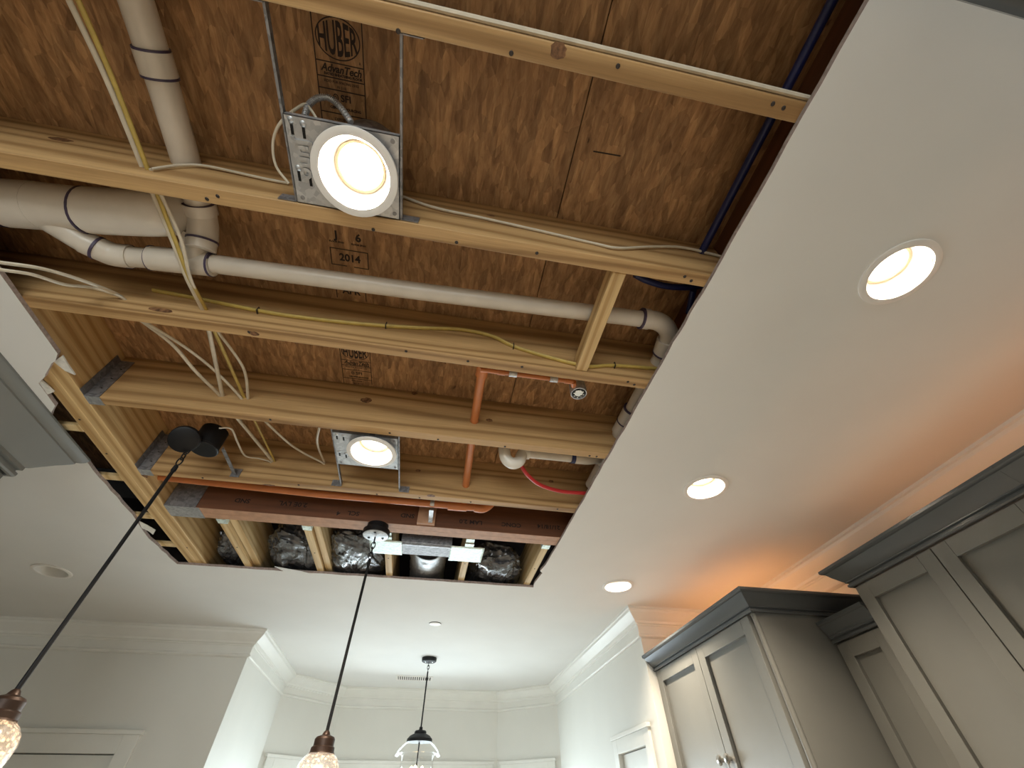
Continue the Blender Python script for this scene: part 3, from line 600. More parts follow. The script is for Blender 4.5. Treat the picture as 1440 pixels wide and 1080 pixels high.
def mount(o, x0, x1, y0, y1, ya, yb, letters):
    c = ORG[o]; z = ZJ + .004; mb = MB(); n = 32
    rect = [Vector((x0, y0, 0)), Vector((x1, y0, 0)), Vector((x1, y1, 0)), Vector((x0, y1, 0))]
    circ = [Vector((c.x + .079 * math.cos(-2 * math.pi * k / n), c.y + .079 * math.sin(-2 * math.pi * k / n), 0)) for k in range(n)]
    t = tessellate_polygon([rect, circ]); fl = rect + circ; N_ = len(fl)
    mb.add([(p.x, p.y, z) for p in fl] + [(p.x, p.y, z + .0015) for p in fl], [tuple(q) for q in t] + [tuple(i + N_ for i in q[::-1]) for q in t] + [(i, (i + 1) % 4, (i + 1) % 4 + N_, i + N_) for i in range(4)])
    pl = mb.build('mounting_plate', 'galvanized', o, smooth=False)
    e = MB()
    for (a, b, cc, d) in ((x0, x1, y0, y0 + .0015), (x0, x1, y1 - .0015, y1), (x0, x0 + .0015, y0, y1), (x1 - .0015, x1, y0, y1)): e.box(a, b, cc, d, z, z + .018)
    e.build('plate_flange', 'galvanized', pl, smooth=False)
    for (u, v) in ((.06, .14), (.16, .16), (.06, .66), (.16, .70)):
        s = MB(); px = x0 + (x1 - x0) * u; py = y0 + (y1 - y0) * v; s.box(px - .003, px + .003, py - .012, py + .012, z - .001, z - .0002, 0); s.build('slot', 'black_metal', pl, smooth=False)
        s = MB(); s.lathe([(.0001, -.003), (.005, -.002), (.007, 0)], (px, py - .016, z), 10); s.build('dimple', 'galvanized', pl)
    for (u, v) in ((.06, .07), (.94, .07), (.06, .93), (.95, .93)):
        s = MB(); s.lathe([(.0001, -.0012), (.005, -.001), (.0052, 0)], (x0 + (x1 - x0) * u, y0 + (y1 - y0) * v, z - .0002), 10); s.build('screw', 'galvanized_dull', pl)
    if letters: text_mesh('Juno', 'galvanized', pl, frame_mat((x0 + .036, (y0 + y1) / 2 - .008, z - .0012), (0, 1, 0), (1, 0, 0)), .046, .0035, 1.0, 'embossed_lettering', .0012)
    for xb in (x0 - .003, x1 + .003):
        b = MB(); b.box(xb - .0026, xb + .0026, ya, yb, z + .004, z + .007); b.box(xb - .001, xb + .001, ya, yb, z + .006, z + .022); br = b.build('bar_hanger', 'galvanized_dull', o, smooth=False)
        for yy, s in ((ya, 1), (yb, -1)):
            q = MB(); q.box(xb, xb + .042 * (1 if xb > c.x else -1), yy + (.0 if s > 0 else -.002), yy + (.002 if s > 0 else 0), z, z + .03) if xb > c.x else q.box(xb - .042, xb, yy + (.0 if s > 0 else -.002), yy + (.002 if s > 0 else 0), z, z + .03)
            q.build('nail_tab', 'galvanized_dull', br, smooth=False)
    j = MB(); j.box(x0 + .015, x0 + .075, y0 + .05, y1 - .03, z + .002, z + .07); j.build('junction_box', 'galvanized_dull', o, bevel=.002)
mount(LA, -.4375, -.196, .256, .4405, .0815, .4405, True); mount(LB, -.450, -.205, 1.300, 1.505, 1.2825, 1.6735, False)
def flex(parent, path, r):
    p = smoothpath(path, 40); R = [r + (.0020 if (i // 3) % 2 else 0) for i in range(len(p))]
    MB().tube(p, R, 10).build('flexible_conduit', 'galvanized', parent, smooth=False)
flex(LA, pts([(428, 165, 'z', 2.77), (434, 148, 'z', 2.80), (447, 138, 'z', 2.82), (463, 138, 'z', 2.83), (478, 150, 'z', 2.82), (494, 172, 'z', 2.77)]), .0052)
# ================================================================== PLUMBING
DR = thing('drain_piping', (-.75, .6, 2.82), 'white plastic drain piping with elbows and trap running between the joists', 'pipe')
def pipe(segs):
    """segs: list of (points, radius, part name, material); returns the first part, which takes the primer rings"""
    r = [MB().tube(pp, r, 24).build(nm, m or 'pvc', DR, ang=.7) for (pp, r, nm, m) in segs]
    return r[0]
def collar(p, d, r, L):  # short hub around a pipe
    p = Vector(p); d = Vector(d).normalized(); return [p - d * L / 2, p + d * L / 2]
# large pipe running from the top of the picture through the joist
A = [Vector((-.748, -.9, 2.870)), Vector((-.748, .30, 2.872)), Vector((-.752, .47, 2.872))]
cA = [az(213, 85, 2.87)]
pa = pipe([([A[0], A[1], Vector((-.752, .555, 2.868))], .0318, 'pipe_body', None),
    ([Vector((-.748, .216, 2.871)), Vector((-.748, .262, 2.871))], .0360, 'coupling', None),
    ([Vector((-.752, .543, 2.868)), Vector((-.752, .572, 2.866))], .040, 'hub', None),
    ([Vector((-.752, .572, 2.866)), Vector((-.751, .60, 2.855)), Vector((-.750, .625, 2.838)), Vector((-.750, .650, 2.812))], [.036, .037, .037, .036], 'elbow', None)])
for y in (.214, .264): MB().tube([(-.748, y - .0025, 2.871), (-.748, y + .0025, 2.871)], .0355 if y < .25 else .0368, 24).build('primer_ring', 'purple_primer', pa)
MB().tube([(-.752, .540, 2.868), (-.752, .545, 2.868)], .0385, 24).build('primer_ring', 'purple_primer', pa); MB().tube([(-.750, .630, 2.832), (-.750, .634, 2.828)], .0385, 24).build('primer_ring', 'purple_primer', pa)
# long horizontal pipe with wye, ending in an elbow near the right edge
B0 = Vector((-1.03, .735, 2.815)); 
bp = [az(180, 361, 2.81), az(300, 371, 2.815), az(600, 411, 2.825), az(905, 449, 2.835)]
pb = pipe([([bp[1], bp[2], bp[3]], .0262, 'pipe_body', None),
    ([az(213, 363, 2.812), az(250, 367, 2.813), az(300, 372, 2.815)], .0335, 'wye_fitting', None),
    ([az(277, 330, 2.845), az(272, 352, 2.825), az(262, 368, 2.813)], [.033, .034, .033], 'wye_branch', None),
    ([az(180, 361, 2.81), az(220, 364, 2.812)], .0275, 'short_pipe', None),
    ([az(903, 448, 2.835), az(912, 449, 2.836)], .0335, 'hub', None),
    (smoothpath([az(910, 449, 2.836), az(925, 452, 2.838), az(937, 461, 2.842), az(941, 474, 2.848), az(935, 490, 2.85)]), .0305, 'elbow', None)])
for px, r in (((214, 363), .035), ((298, 372), .035), ((182, 361), .0335), ((902, 448), .0347)):
    c = az(*px, 2.815 if px[0] < 900 else 2.835); MB().tube([c - Vector((.003, 0, 0)), c + Vector((.003, 0, 0))], r, 24).build('primer_ring', 'purple_primer', pb)
# fat pipe at left with closet bend and a branch
cz = 2.835
cp = [Vector((-1.9, .612, cz - .01)), az(20, 287, cz), az(75, 290, cz), az(185, 300, cz)]
pc = pipe([([cp[0], cp[1], cp[3]], .054, 'pipe_body', None),
    ([az(8, 286, cz), az(60, 290, cz)], .060, 'tee_hub', None), ([az(60, 290, cz), az(124, 295, cz)], [.0595, .056], 'tee_body', None),
    (smoothpath([az(124, 296, cz), az(180, 299, cz), az(222, 300, cz + .004), az(243, 296, cz + .03), az(250, 285, cz + .09)]), [.0590] * 25, 'closet_bend', None),
    ([az(70, 308, 2.82), az(110, 335, 2.80), az(126, 345, 2.80)], [.034, .030, .029], 'branch', None),
    (smoothpath([az(118, 340, 2.80), az(140, 350, 2.802), az(160, 358, 2.806), az(184, 361, 2.81)]), .0315, 'branch_elbow', None)])
for px, r, z in (((4, 287), .0585, cz), ((122, 296), .0605, cz)):
    c = az(*px, z); MB().tube([c - Vector((.003, 0, 0)), c + Vector((.003, 0, 0))], r, 28).build('primer_ring', 'purple_primer', pc)
c = az(137, 349, 2.80); d = (az(150, 355, 2.80) - az(125, 343, 2.80)).normalized(); MB().tube([c - d * .003, c + d * .003], .0330, 24).build('primer_ring', 'purple_primer', pc)
# pipe running away under the right drywall edge
ex = .690
pe = pipe([([Vector((ex, .78, 2.850)), Vector((ex, 1.62, 2.845))], .0262, 'pipe_body', None),
    ([Vector((ex - .01, .74, 2.850)), Vector((ex, .80, 2.850))], .033, 'hub', None),
    ([Vector((ex, 1.085, 2.849)), Vector((ex, 1.225, 2.849))], .033, 'coupling', None),
    ([Vector((ex, 1.36, 2.847)), Vector((ex, 1.44, 2.847))], .034, 'tee_fitting', None)])
for y in (.80, 1.085, 1.16, 1.44): MB().tube([(ex, y - .003, 2.849), (ex, y + .003, 2.849)], .0345, 24).build('primer_ring', 'purple_primer', pe)
# small trap
tr = DR
t0 = Vector((.215, 1.36, 2.80)); 
MB().tube(smoothpath([Vector((.225, 1.372, 2.86)), Vector((.225, 1.375, 2.80)), Vector((.235, 1.385, 2.768)), Vector((.262, 1.392, 2.754)), Vector((.290, 1.392, 2.768)), Vector((.302, 1.392, 2.80)), Vector((.312, 1.394, 2.820))]), .0245, 20).build('u_bend', 'white_fitting', tr)
MB().tube([Vector((.305, 1.394, 2.817)), Vector((.335, 1.396, 2.82))], .0275, 20).build('slip_nut', 'white_fitting', tr)
MB().tube([Vector((.33, 1.396, 2.82)), Vector((.56, 1.402, 2.826))], .0215, 20).build('pipe_body', 'pvc', tr)
MB().tube([Vector((.525, 1.401, 2.825)), Vector((.543, 1.401, 2.825))], .0262, 20).build('blue_band', 'pex_blue', tr)
MB().tube(smoothpath([Vector((.543, 1.401, 2.825)), Vector((.60, 1.402, 2.828)), Vector((.655, 1.402, 2.84))]), .0258, 20).build('elbow', 'pvc', tr)
# water tubes
tag(MB().tube(smoothpath(pts([(733, 655, 'y', 1.44), (742, 668, 'y', 1.47), (760, 682, 'y', 1.52), (790, 691, 'y', 1.56), (830, 694, 'y', 1.58)])), .0085, 12).build('water_tube', 'pex_red'), 'thin red water tube curving right below the small white trap', 'tube')
tag(MB().tube([(.664, -.9, 2.885), (.664, .40, 2.885), (.664, .455, 2.885), (.664, .52, 2.885)], .011, 12).build('water_tube', 'pex_blue'), 'dark blue water tube running beside the shadowed beam at right', 'tube')
tag(MB().tube(smoothpath(pts([(893, 386, 'z', 2.88), (908, 394, 'z', 2.88), (935, 402, 'z', 2.88), (965, 404, 'z', 2.88), (990, 401, 'z', 2.88)])), .010, 12).build('water_tube', 'pex_blue'), 'blue water tube bowing below a joist beside the wooden block', 'tube')
tag(MB().tube(pts([(975, 408, 'z', 2.86), (968, 440, 'z', 2.86)]), .010, 12).build('water_tube', 'pex_blue'), 'short dark blue water tube by the drywall edge above the pipe elbow', 'tube')
# orange sprinkler piping
FY, FZ = 1.822, 2.785
f0 = ay(217, 669, FY); f1 = ay(690, 714, FY)
fo = thing('sprinkler_piping', f0, 'orange sprinkler piping with thin branch line and silver head', 'pipe')
fp = lambda x, y: ay(x, y, FY)
MB().tube([fp(205, 668) - Vector((.05, 0, 0)), fp(450, 695), fp(635, 711)], .0165, 20).build('pipe_body', 'orange_pipe', fo); MB().tube([fp(630, 711), fp(656, 713)], .0215, 20).build('tee', 'orange_pipe', fo)
MB().tube([fp(643, 711), fp(645, 705) + Vector((0, -.02, .05))], .0195, 18).build('tee_branch', 'orange_pipe', fo)
MB().tube([fp(654, 713), fp(676, 714)], .0168, 20).build('short_pipe', 'orange_pipe', fo); MB().tube(smoothpath([fp(667, 714), fp(680, 715), fp(690, 714) + Vector((0, -.01, .02)), fp(694, 712) + Vector((0, -.02, .06))]), .0205, 20).build('elbow', 'orange_pipe', fo)
stp = thing('pipe_strap', fp(608, 706), 'small silver pipe strap holding the long orange pipe', 'strap')
c = fp(608, 708)
rg = MB(); n = 20; vs = []
for s in (-.010, .010):
    for r in (.0172, .0188):
        for k in range(n): vs.append((c.x + s, c.y + r * math.cos(2 * math.pi * k / n), c.z + r * math.sin(2 * math.pi * k / n)))
fs = [(a * n + k, a * n + (k + 1) % n, b * n + (k + 1) % n, b * n + k) for a, b in ((0, 1), (1, 3), (3, 2), (2, 0)) for k in range(n)]
rg.add(vs, fs).build('loop', 'galvanized', stp); MB().box(c.x - .010, c.x + .010, c.y + .012, 1.935, c.z - .030, c.z - .028).build('tail', 'galvanized', stp); MB().box(c.x - .010, c.x + .010, 1.932, 1.935, c.z - .04, c.z + .045).build('mounting_leg', 'galvanized', stp)
GX = .082
g = fo
g0 = Vector((.074, .945, 2.800)); g1 = ay(667, 592, 1.243); g2 = ay(655, 682, 1.675)
MB().tube([g0, g1, g2, g2 + (g2 - g1) * .35], .0165, 20).build('pipe_body', 'orange_pipe', g)
MB().tube([g0 - Vector((0, .028, 0)), g0 + Vector((0, .022, 0))], .0215, 20).build('elbow_hub', 'orange_pipe', g); MB().tube(smoothpath([g0 + Vector((0, -.02, 0)), g0 + Vector((0, -.036, .008)), g0 + Vector((.012, -.040, .03))]), .020, 18).build('elbow', 'orange_pipe', g)
s0 = ay(684, 521, .915); s1 = ay(806, 537, .915)
MB().tube([s0 - Vector((.02, 0, 0)), s0.lerp(s1, .3), s1], .0075, 14).build('branch_line', 'orange_pipe', g)
for t in (.16, .93): MB().tube([s0.lerp(s1, t - .03), s0.lerp(s1, t + .05)], .0098, 14).build('coupling', 'orange_pipe', g)
for t in (.30, .77): MB().tube([s0.lerp(s1, t - .045), s0.lerp(s1, t + .045)], .0106, 14).build('clip', 'galvanized', g)
MB().tube([s1, s1 + Vector((.008, .02, .002))], .0105, 14).build('drop_elbow', 'orange_pipe', g)
hc = az(813, 549, 2.772); K = 1.45
sh = MB().lathe([(.0, .022 * K), (.012 * K, .022 * K), (.0195 * K, .020 * K), (.0205 * K, 0), (.0195 * K, -.012 * K), (.0175 * K, -.012 * K), (.0180 * K, .015 * K), (.0, .016 * K)], hc, 28).build('sprinkler_head', 'galvanized', fo)
MB().lathe([(.0, -.004 * K), (.006 * K, -.004 * K), (.006 * K, .016 * K)], hc, 14).build('bulb_frame', 'brushed_nickel', sh)
for k in range(8): a = 2 * math.pi * k / 8; MB().box(hc.x + .012 * K * math.cos(a) - .002, hc.x + .012 * K * math.cos(a) + .002, hc.y + .012 * K * math.sin(a) - .002, hc.y + .012 * K * math.sin(a) + .002, hc.z - .013 * K, hc.z - .009 * K).build('deflector_tooth', 'chrome', sh)
MB().lathe([(.0, -.0105 * K), (.010 * K, -.0105 * K), (.010 * K, -.0095 * K), (.0, -.0095 * K)], hc, 18).build('deflector', 'chrome', sh)
MB().lathe([(.009, .02 * K), (.009, .07), (.0, .072)], hc, 14).build('stem', 'orange_pipe', fo)
# ================================================================== CABLES
def cable(path, mat, r, label, grp='electrical cables', flat=.62):
    return tag(MB().tube(smoothpath(pts(path)), r, 8, flat=flat).build('electrical_cable', mat, ang=1.2), label, 'cable', grp)
def hole(x, y, Y, dx=0):  # entry on a joist's near face and exit behind it
    p = ay(x, y, Y - .004); return [tuple(p), (p.x + dx, Y + .044, p.z)]
cable([(84, -30, 'z', 2.80), (97, 0, 'z', 2.80), (150, 112, 'z', 2.80)] + hole(199, 232, .442) + [(245, 345, 'z', 2.762), (263, 392, 'z', 2.762)] + hole(284, 434, .842) + hole(313, 556, 1.243) + hole(383, 648, 1.675), 'nm_white', .0066, 'thick white cable slanting from the top left corner through several joists')
cable([(96, -30, 'z', 2.795), (110, 0, 'z', 2.795), (158, 110, 'z', 2.795)] + hole(207, 236, .442) + [(247, 340, 'z', 2.760), (266, 390, 'z', 2.760)] + hole(289, 434, .842) + hole(343, 558, 1.243) + hole(386, 648, 1.675), 'nm_yellow', .0060, 'yellow cable slanting from the top left corner through several joists')
cable(hole(212, 237, .442) + [(254, 335, 'z', 2.763), (268, 392, 'z', 2.758)] + hole(287, 431, .842) + [(335, 505, 'y', 1.03), (346, 530, 'y', 1.13)] + hole(349, 560, 1.243) + [(400, 618, 'y', 1.46), (425, 636, 'y', 1.58)] + hole(455, 652, 1.675), 'nm_white', .0052, 'thin white cable beside the yellow one, ending left of the smaller downlight')
cable([(-40, 362, 'y', .66), (0, 369, 'y', .68), (60, 378, 'y', .70), (120, 396, 'y', .76)] + hole(170, 417, .842) + [(240, 482, 'y', .99), (275, 522, 'y', 1.10)] + hole(309, 556, 1.243), 'nm_white', .0056, 'upper white cable sweeping in from the left edge below the fat pipe')
cable([(-40, 370, 'y', .66), (0, 379, 'y', .68), (45, 386, 'y', .70), (90, 400, 'y', .75), (130, 405, 'y', .80)] + hole(174, 420, .842) + [(260, 488, 'y', 1.0), (305, 524, 'y', 1.12)] + hole(339, 560, 1.243), 'nm_white', .0050, 'lower white cable sweeping in from the left edge below the fat pipe')
cable([(452, 590, 'y', 1.30), (446, 622, 'y', 1.45)] + hole(456, 650, 1.675), 'nm_white', .005, 'short white cable hanging left of the smaller plate downlight')
cable([(308, 602, 'y', 1.40), (325, 603, 'y', 1.42), (334, 622, 'y', 1.50), (345, 641, 'y', 1.60), (365, 645, 'y', 1.64)] + hole(380, 650, 1.675), 'nm_white', .0042, 'thin white cable looping from the black junction box')
cable([(215, 408, 'y', .836), (270, 418, 'y', .836), (363, 437, 'y', .836), (420, 446, 'y', .836), (500, 455, 'y', .836), (585, 461, 'y', .836), (645, 463, 'y', .834), (690, 472, 'y', .834), (722, 487, 'y', .836), (770, 502, 'y', .836), (825, 515, 'y', .834), (862, 514, 'y', .836), (930, 519, 'y', .836)], 'nm_yellow', .0078, 'yellow cable stapled along a joist face across the picture')
yc = [o for o in COL.objects if o.get('label') == 'yellow cable stapled along a joist face across the picture'][0]
for px in ((363, 437), (543, 458), (722, 487), (864, 514)):
    c = ay(*px, .836); MB().box(c.x - .0015, c.x + .0015, .8275, .842, c.z - .010, c.z + .010).build('staple', 'nail_steel', yc)
cable([(214, 238, 'y', .436), (250, 233, 'y', .435), (285, 233, 'y', .435), (330, 242, 'y', .436), (370, 251, 'y', .436), (406, 258, 'y', .437)], 'nm_white', .0038, 'thin white cable lying along a joist left of the large downlight')
cable([(406, 258, 'z', 2.78), (388, 233, 'z', 2.79), (384, 200, 'z', 2.80), (395, 172, 'z', 2.80), (425, 148, 'z', 2.80), (436, 153, 'z', 2.79), (447, 170, 'z', 2.77)], 'nm_white', .0036, 'thin white cable looping up around the left of the large downlight plate')
cable([(545, 268, 'y', .436), (607, 291, 'y', .436), (680, 307, 'y', .437), (760, 325, 'y', .437), (838, 343, 'y', .437), (870, 349, 'y', .435), (920, 347, 'y', .434), (965, 349, 'y', .435), (1030, 365, 'y', .436)], 'nm_white', .0042, 'thin white cable along a joist right of the large downlight')
for dz, lb in ((0, 'upper'), (.013, 'lower')):
    tag(MB().tube([(-1.0, .036, 2.775 - dz), (.2, .036, 2.775 - dz), (.45, .0355, 2.772 - dz), (.72, .036, 2.770 - dz)], .0055, 8).build('electrical_cable', 'nm_white'), lb + ' of two gray-white cables along the back of the topmost joist', 'cable', 'electrical cables')
# ================================================================== PENDANTS AND CEILING BITS
def chain(o, p, n, L, r):
    for i in range(n):
        c = Vector(p) - Vector((0, 0, L * .72 * i + L / 2)); a = Vector((1, 0, 0)) if i % 2 else Vector((0, 1, 0)); q = []
        for k in range(13): t = 2 * math.pi * k / 12; q.append(c + a * (L * .26 * math.cos(t)) + Vector((0, 0, L * .5 * math.sin(t))))
        MB().tube(q, r, 6, cap=False).build('chain_link', 'black_metal', o, ang=1.5)
def bulb(o, c, s=1.0, name='bulb', lamp=0):
    MB().lathe([(.0, -.052 * s), (.012 * s, -.050 * s), (.022 * s, -.040 * s), (.027 * s, -.024 * s), (.026 * s, -.010 * s), (.017 * s, .014 * s), (.012 * s, .03 * s), (.0, .03 * s)], c, 18).build(name, 'bulb_glow', o)
def jar_pendant(x, y, label, zt):
    o = thing('pendant_light', (x, y, zt), label, 'pendant', 'glass jar pendants')
    z = 1.945
    MB().tube([(x, y, zt - .115), (x, y, z)], .0058, 12).build('cord_rod', 'black_metal', o); chain(o, (x, y, zt - .004), 4, .034, .0026)
    MB().lathe([(.0075, zt - .115), (.0085, zt - .135), (.0075, zt - .137)], (x, y, 0), 12).build('rod_collar', 'black_metal', o)
    MB().lathe([(.006, z + .012), (.010, z + .008), (.014, z), (.030, z - .006), (.034, z - .012), (.034, z - .030), (.039, z - .034), (.040, z - .046), (.043, z - .050), (.0, z - .050)], (x, y, 0), 28).build('socket_cap', 'bronze', o, ang=.5)
    MB().lathe([(.040, z - .048), (.050, z - .056), (.064, z - .072), (.070, z - .092), (.068, z - .12), (.058, z - .17), (.046, z - .215), (.044, z - .217), (.056, z - .17), (.066, z - .12), (.068, z - .092), (.062, z - .074), (.048, z - .058), (.040, z - .052)], (x, y, 0), 40).build('glass_shade', 'seeded_glass', o, ang=1)
    bulb(o, (x, y, z - .11), 1.0)
    return o
P1X, P1Y = -.972, 1.437
p1 = jar_pendant(P1X, P1Y, 'left pendant with seeded glass jar hanging from the loose black canopy', 2.735)
cn = MB(); q = Matrix.Translation(az(259, 618, 2.715)) @ Vector((0, 0, -1)).rotation_difference(Vector((.30, -.55, -.8))).to_matrix().to_4x4()
cn.lathe([(.0, -.008), (.044, -.008), (.050, -.004), (.051, .010), (.049, .012), (.0, .012)], (0, 0, 0), 36); cn.v = [q @ v for v in cn.v]; cn.build('canopy', 'black_metal', p1, ang=.7)
jb = thing('junction_box', (-.955, 1.485, 2.735), 'black round junction box hanging beside the left pendant canopy', 'junction box')
MB().lathe([(.0, 0), (.050, 0), (.053, .003), (.053, .008), (.049, .011), (.049, .095), (.0, .097)], (-.955, 1.485, 2.735), 36).build('box_body', 'black_metal', jb, ang=.5)
bb = MB(); bb.box(-.90, -.886, 1.50, 1.674, 2.752, 2.755); bb.box(-.90, -.898, 1.50, 1.674, 2.755, 2.767); bb.build('brace_bar', 'galvanized_dull', jb, smooth=False); MB().box(-.910, -.874, 1.671, 1.6738, 2.742, 2.782).build('brace_foot', 'galvanized_dull', jb)
c2 = az(528, 754, 2.682); P2X, P2Y = c2.x, c2.y
p2 = jar_pendant(P2X, P2Y, 'middle pendant with seeded glass jar hanging below the reddish beam', 2.682)
MB().lathe([(.0, 2.682), (.055, 2.682), (.060, 2.684)], (P2X, P2Y, 0), 36).build('canopy_face', 'galvanized', p2, ang=.5); MB().lathe([(.060, 2.684), (.064, 2.688), (.064, 2.708), (.056, 2.714), (.052, 2.716), (.050, 2.738), (.0, 2.7385)], (P2X, P2Y, 0), 36).build('canopy', 'black_metal', p2, ang=.5)
for k in (0, 1, 2): a = 2.1 * k + .5; MB().lathe([(.0, 2.6795), (.006, 2.6795), (.006, 2.682)], (P2X + .038 * math.cos(a), P2Y + .038 * math.sin(a), 0), 10).build('canopy_screw', 'black_metal', p2)
# nook lantern pendant
x, y = .05, 4.235
p3 = thing('lantern_pendant', (x, y, ZC), 'black pendant lantern with clear glass bell in the far nook', 'pendant')
MB().lathe([(.0, ZC - .030), (.056, ZC - .030), (.062, ZC - .026), (.064, ZC - .002), (.0, ZC - .001)], (x, y, 0), 36).build('canopy', 'black_metal', p3, ang=.5)
for s in (-1, 1): MB().lathe([(.0, ZC - .033), (.006, ZC - .032), (.006, ZC - .03)], (x + s * .03, y, 0), 10).build('canopy_screw', 'chrome', p3)
chain(p3, (x, y, ZC - .030), 3, .032, .0026); MB().tube([(x, y, ZC - .10), (x, y, 2.24)], .0058, 12).build('rod', 'black_metal', p3)
MB().lathe([(.006, 2.265), (.012, 2.262), (.014, 2.245), (.040, 2.240), (.046, 2.232), (.046, 2.222), (.075, 2.210), (.096, 2.190), (.098, 2.172), (.0, 2.172)], (x, y, 0), 36).build('cap', 'black_metal', p3, ang=.5)
MB().lathe([(.094, 2.172), (.120, 2.155), (.150, 2.125), (.166, 2.098), (.168, 2.093), (.164, 2.091), (.150, 2.105), (.128, 2.10), (.120, 2.09), (.122, 2.04), (.130, 1.95), (.140, 1.85), (.138, 1.85), (.128, 1.95), (.120, 2.04), (.118, 2.09)], (x, y, 0), 44).build('glass_shade', 'clear_glass', p3, ang=1)
MB().tube([(x, y, 2.172), (x, y, 2.02)], .005, 10).build('lamp_stem', 'black_metal', p3)
for k in range(3):
    a = 2 * math.pi * k / 3 + .35; c = Vector((x + .045 * math.cos(a), y + .045 * math.sin(a), 1.985)); MB().tube(smoothpath([(x, y, 2.02), (x + .02 * math.cos(a), y + .02 * math.sin(a), 1.945), (c.x, c.y, 1.925)]), .004, 8).build('lamp_arm', 'black_metal', p3)
    b = MB(); b.lathe([(.0, .055), (.008, .048), (.016, .028), (.018, .01), (.013, -.02), (.010, -.035), (.0, -.036)], c, 16); b.build('bulb', 'bulb_glow', p3)
    MB().tube([(c.x, c.y, 1.92), (c.x, c.y, 1.955)], .010, 12).build('candle_sleeve', 'black_metal', p3)
# flush detector cover and slot vent
cv = thing('sprinkler_cover', (.051, 3.344, ZC), 'small flat white cover disc on the ceiling before the nook pendant', 'cover')
MB().lathe([(.0, -.006), (.038, -.006), (.041, -.0045), (.041, -.003), (.0, -.003)], (.051, 3.344, ZC), 32).build('cover_disc', 'light_trim', cv); MB().lathe([(.044, -.0005), (.030, -.001), (.030, 0)], (.051, 3.344, ZC), 24).build('cup', 'black_metal', cv)
vt = thing('air_vent', (-.06, 4.99, ZC), 'white slot air vent in the nook ceiling behind the lantern pendant', 'vent')
f = MB(); f.box(-.235, .115, 4.875, 4.892, ZC - .006, ZC); f.box(-.235, .115, 5.035, 5.052, ZC - .006, ZC); f.box(-.235, -.222, 4.892, 5.035, ZC - .006, ZC); f.box(.102, .115, 4.892, 5.035, ZC - .006, ZC); f.build('frame', 'light_trim', vt, bevel=.001)
MB().box(-.222, .102, 4.892, 5.035, ZC - .0012, ZC - .0002).build('dark_backing', 'dark_cover', vt)
for k in range(16):
    xx = -.214 + k * .0205; MB().prism([(xx, ZC - .005), (xx + .003, ZC - .005), (xx + .011, ZC - .0015), (xx + .008, ZC - .0015)], 4.893, 5.034, 'y').build('slat', 'light_trim', vt, smooth=False)
# ================================================================== CABINETS
def crown_prof(p, d):  # outward, height from base 0 to d
    return [(0, 0), (.010, 0), (.014, .004), (.014, .010), (.008, .013), (.008, .016), (.016, .019), (.016, .023), (.020, .026), (p * .42, d * .42), (p * .62, d * .60), (p * .80, d * .80), (p * .86, d - .016), (p * .93, d - .014), (p, d - .010), (p, d), (p - .016, d), (0, d * .5)]
def door(parent, axis, f, u0, u1, z0, z1, sgn, st=.058, knob=None, th=.021):
    """shaker door; axis 'x' = face normal along -X at plane f (u = Y)"""
    def B(mb, a, b, c, d, o0, o1):
        lo, hi = sorted((f + sgn * o0, f + sgn * o1))
        mb.box(lo, hi, a, b, c, d) if axis == 'x' else mb.box(a, b, lo, hi, c, d)
    mb = MB()
    B(mb, u0, u0 + st, z0, z1, 0, th); B(mb, u1 - st, u1, z0, z1, 0, th); B(mb, u0 + st, u1 - st, z1 - st, z1, 0, th); B(mb, u0 + st, u1 - st, z0, z0 + st, 0, th)
    d = mb.build('door', 'cabinet_gray', parent, bevel=.0015)
    pn = MB(); B(pn, u0 + st, u1 - st, z0 + st, z1 - st, .001, .005); pn.build('door_panel', 'cabinet_gray', d)
    if knob:
        k = MB(); k.lathe([(.0, .034), (.012, .033), (.0195, .027), (.0195, .021), (.009, .015), (.0075, .0)], (0, 0, 0), 20)
        R = Matrix.Rotation(math.radians(90) * sgn, 4, 'Y') if axis == 'x' else Matrix.Rotation(math.radians(-90) * sgn, 4, 'X')
        pos = Vector((f + sgn * th, knob[0], knob[1])) if axis == 'x' else Vector((knob[0], f + sgn * th, knob[1]))
        k.v = [pos + (R @ v) for v in k.v]; k.build('knob', 'brushed_nickel', d)
    return d
# tall cabinet
tc = thing('tall_cabinet', (1.76, 2.33, 0), 'tall gray cabinet with two narrow doors by the far right corner', 'cabinet')
MB().box(1.452, 2.088, 1.805, 2.856, .1, 2.40).build('body', 'cabinet_gray', tc, bevel=.002)
MB().box(1.47, 2.088, 1.82, 2.856, 0, .1).build('toe_kick', 'cabinet_gray', tc)
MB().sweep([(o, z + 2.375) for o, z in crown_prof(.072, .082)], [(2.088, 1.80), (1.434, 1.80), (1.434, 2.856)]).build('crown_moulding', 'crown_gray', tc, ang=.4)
cs = MB(); cs.tube([(1.448, 1.812, .12), (1.448, 1.812, 2.372)], .012, 14); cs.build('corner_bead', 'cabinet_gray', tc)
door(tc, 'x', 1.452, 1.838, 2.331, .15, 2.372, -1, .060, (2.362, 1.925)); door(tc, 'x', 1.452, 2.335, 2.846, .15, 2.372, -1, .060, None)
d2 = [c for c in tc.children if c.name.startswith('door')][1]
kk = MB(); kk.lathe([(.0, .034), (.012, .033), (.0195, .027), (.0195, .021), (.009, .015), (.0075, .0)], (0, 0, 0), 20); R_ = Matrix.Rotation(math.radians(-90), 4, 'Y'); kk.v = [Vector((1.432, 2.300, 1.925)) + (R_ @ v) for v in kk.v]; kk.build('knob', 'brushed_nickel', [c for c in tc.children if c.name.startswith('door')][0])
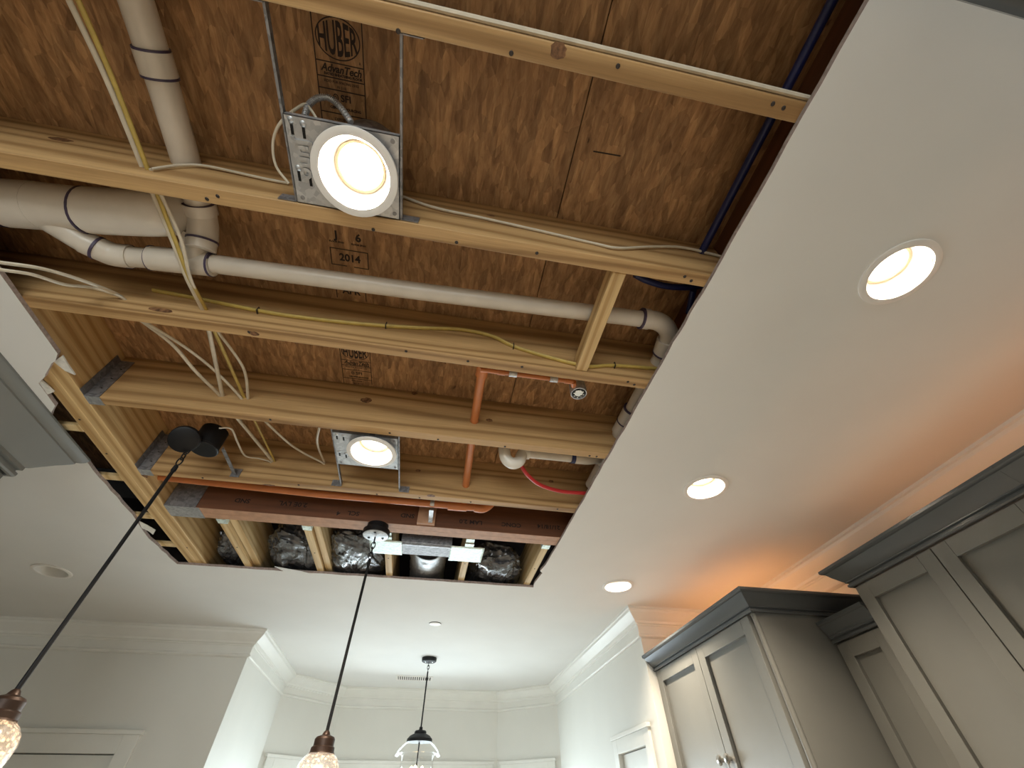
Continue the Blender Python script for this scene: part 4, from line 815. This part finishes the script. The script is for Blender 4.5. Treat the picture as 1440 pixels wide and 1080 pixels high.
# wall cabinets on the right wall
def wallcab(name, label, fx, y0, y1, zb, zt, base, p, d, doors, path, knobs=()):
    o = thing(name, ((fx + RX) / 2, (y0 + y1) / 2, zb), label, 'cabinet')
    MB().box(fx + .020, RX - .002, y0, y1, zb, zt).build('body', 'cabinet_gray', o, bevel=.002)
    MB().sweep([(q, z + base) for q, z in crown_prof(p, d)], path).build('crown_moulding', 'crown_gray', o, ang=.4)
    for i, (a, b) in enumerate(doors): door(o, 'x', fx + .020, a, b, zb + .006, base - .004, -1, .058, (knobs[i], zb + .08) if knobs else None)
    return o
wallcab('wall_cabinet', 'narrow dark gray wall cabinet between tall cabinet and near upper cabinets', 1.785, 1.532, 1.796, 1.42, 2.285, 2.262, .048, .082, [(1.536, 1.792)], [(1.785, 1.53), (1.785, 1.797)][::-1][::-1], (1.57,))
wallcab('wall_cabinet', 'large gray wall cabinet with two doors at the lower right', 1.748, .786, 1.525, 1.42, 2.41, 2.400, .068, .084, [(.790, 1.153), (1.157, 1.521)], [(1.748, .785), (1.748, 1.525), (2.088, 1.525)], (1.10, 1.21))
wallcab('wall_cabinet', 'gray wall cabinet nearest the camera at the right picture edge', 1.748, .040, .783, 1.42, 2.41, 2.400, .068, .084, [(.044, .409), (.413, .780)], [(1.748, .036), (1.748, .7845)], (.36, .46))
# warm rope lights lying on the cabinet tops
for (x, y0, y1, z, lb) in ((1.86, .10, 1.45, 2.418, 'warm rope light on top of the large right wall cabinets'), (1.80, 1.95, 2.78, 2.408, 'warm rope light on top of the tall gray cabinet')):
    o = tag(MB().tube([(x, y0, z), (x, y1, z)], .006, 10).build('rope_light', 'rope_glow' if y0 < 1 else 'rope_glow_bright'), lb, 'lamp', 'rope lights on cabinet tops')
# cabinet behind the camera whose crown just enters the top right corner
bc = thing('fridge_cabinet', (1.25, -.5, 0), 'dark gray cabinet crown at the top right corner of the picture', 'cabinet')
BF = -.178
MB().box(.47, 2.088, -.83, BF - .02, .1, 2.40).build('body', 'cabinet_gray', bc, bevel=.002)
MB().box(.49, 2.088, -.83, BF - .06, 0, .1).build('toe_kick', 'cabinet_gray', bc)
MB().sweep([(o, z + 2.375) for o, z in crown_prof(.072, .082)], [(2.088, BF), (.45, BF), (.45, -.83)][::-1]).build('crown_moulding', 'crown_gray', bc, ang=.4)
for a, b, k in ((.475, 1.0, .96), (1.004, 1.53, 1.05), (1.534, 2.08, 1.58)): door(bc, 'y', BF - .02, a, b, .15, 2.372, 1, .060, (k, 1.0))
# left cabinet with crown up to the ceiling
lc = thing('fridge_cabinet', (-1.83, .9, 0), 'gray cabinet whose crown reaches the ceiling at the left picture edge', 'cabinet')
LFX = -1.515
MB().box(-2.155, LFX - .02, .2, 1.512, .1, 2.70).build('body', 'cabinet_gray', lc, bevel=.002)
MB().box(-2.155, LFX - .06, .2, 1.50, 0, .1).build('toe_kick', 'cabinet_gray', lc)
LP = [(0, 0), (.010, 0), (.014, .006), (.014, .016), (.006, .020), (.006, .026), (.016, .030), (.016, .042), (.022, .046), (.034, .060), (.058, .088), (.080, .110), (.088, .120), (.088, .126), (.096, .130), (.104, .138), (.110, .150), (.110, .157), (.0, .157)]
MB().sweep([(o, z + ZC - .1575) for o, z in LP], [(LFX, .2), (LFX, 1.512), (-2.155, 1.512)][::-1]).build('crown_moulding', 'cabinet_gray', lc, ang=.4)
for a, b, k in ((.21, .855, .81), (.86, 1.505, .90)): door(lc, 'x', LFX - .02, a, b, .15, ZC - .165, 1, .060, (k, 1.0))
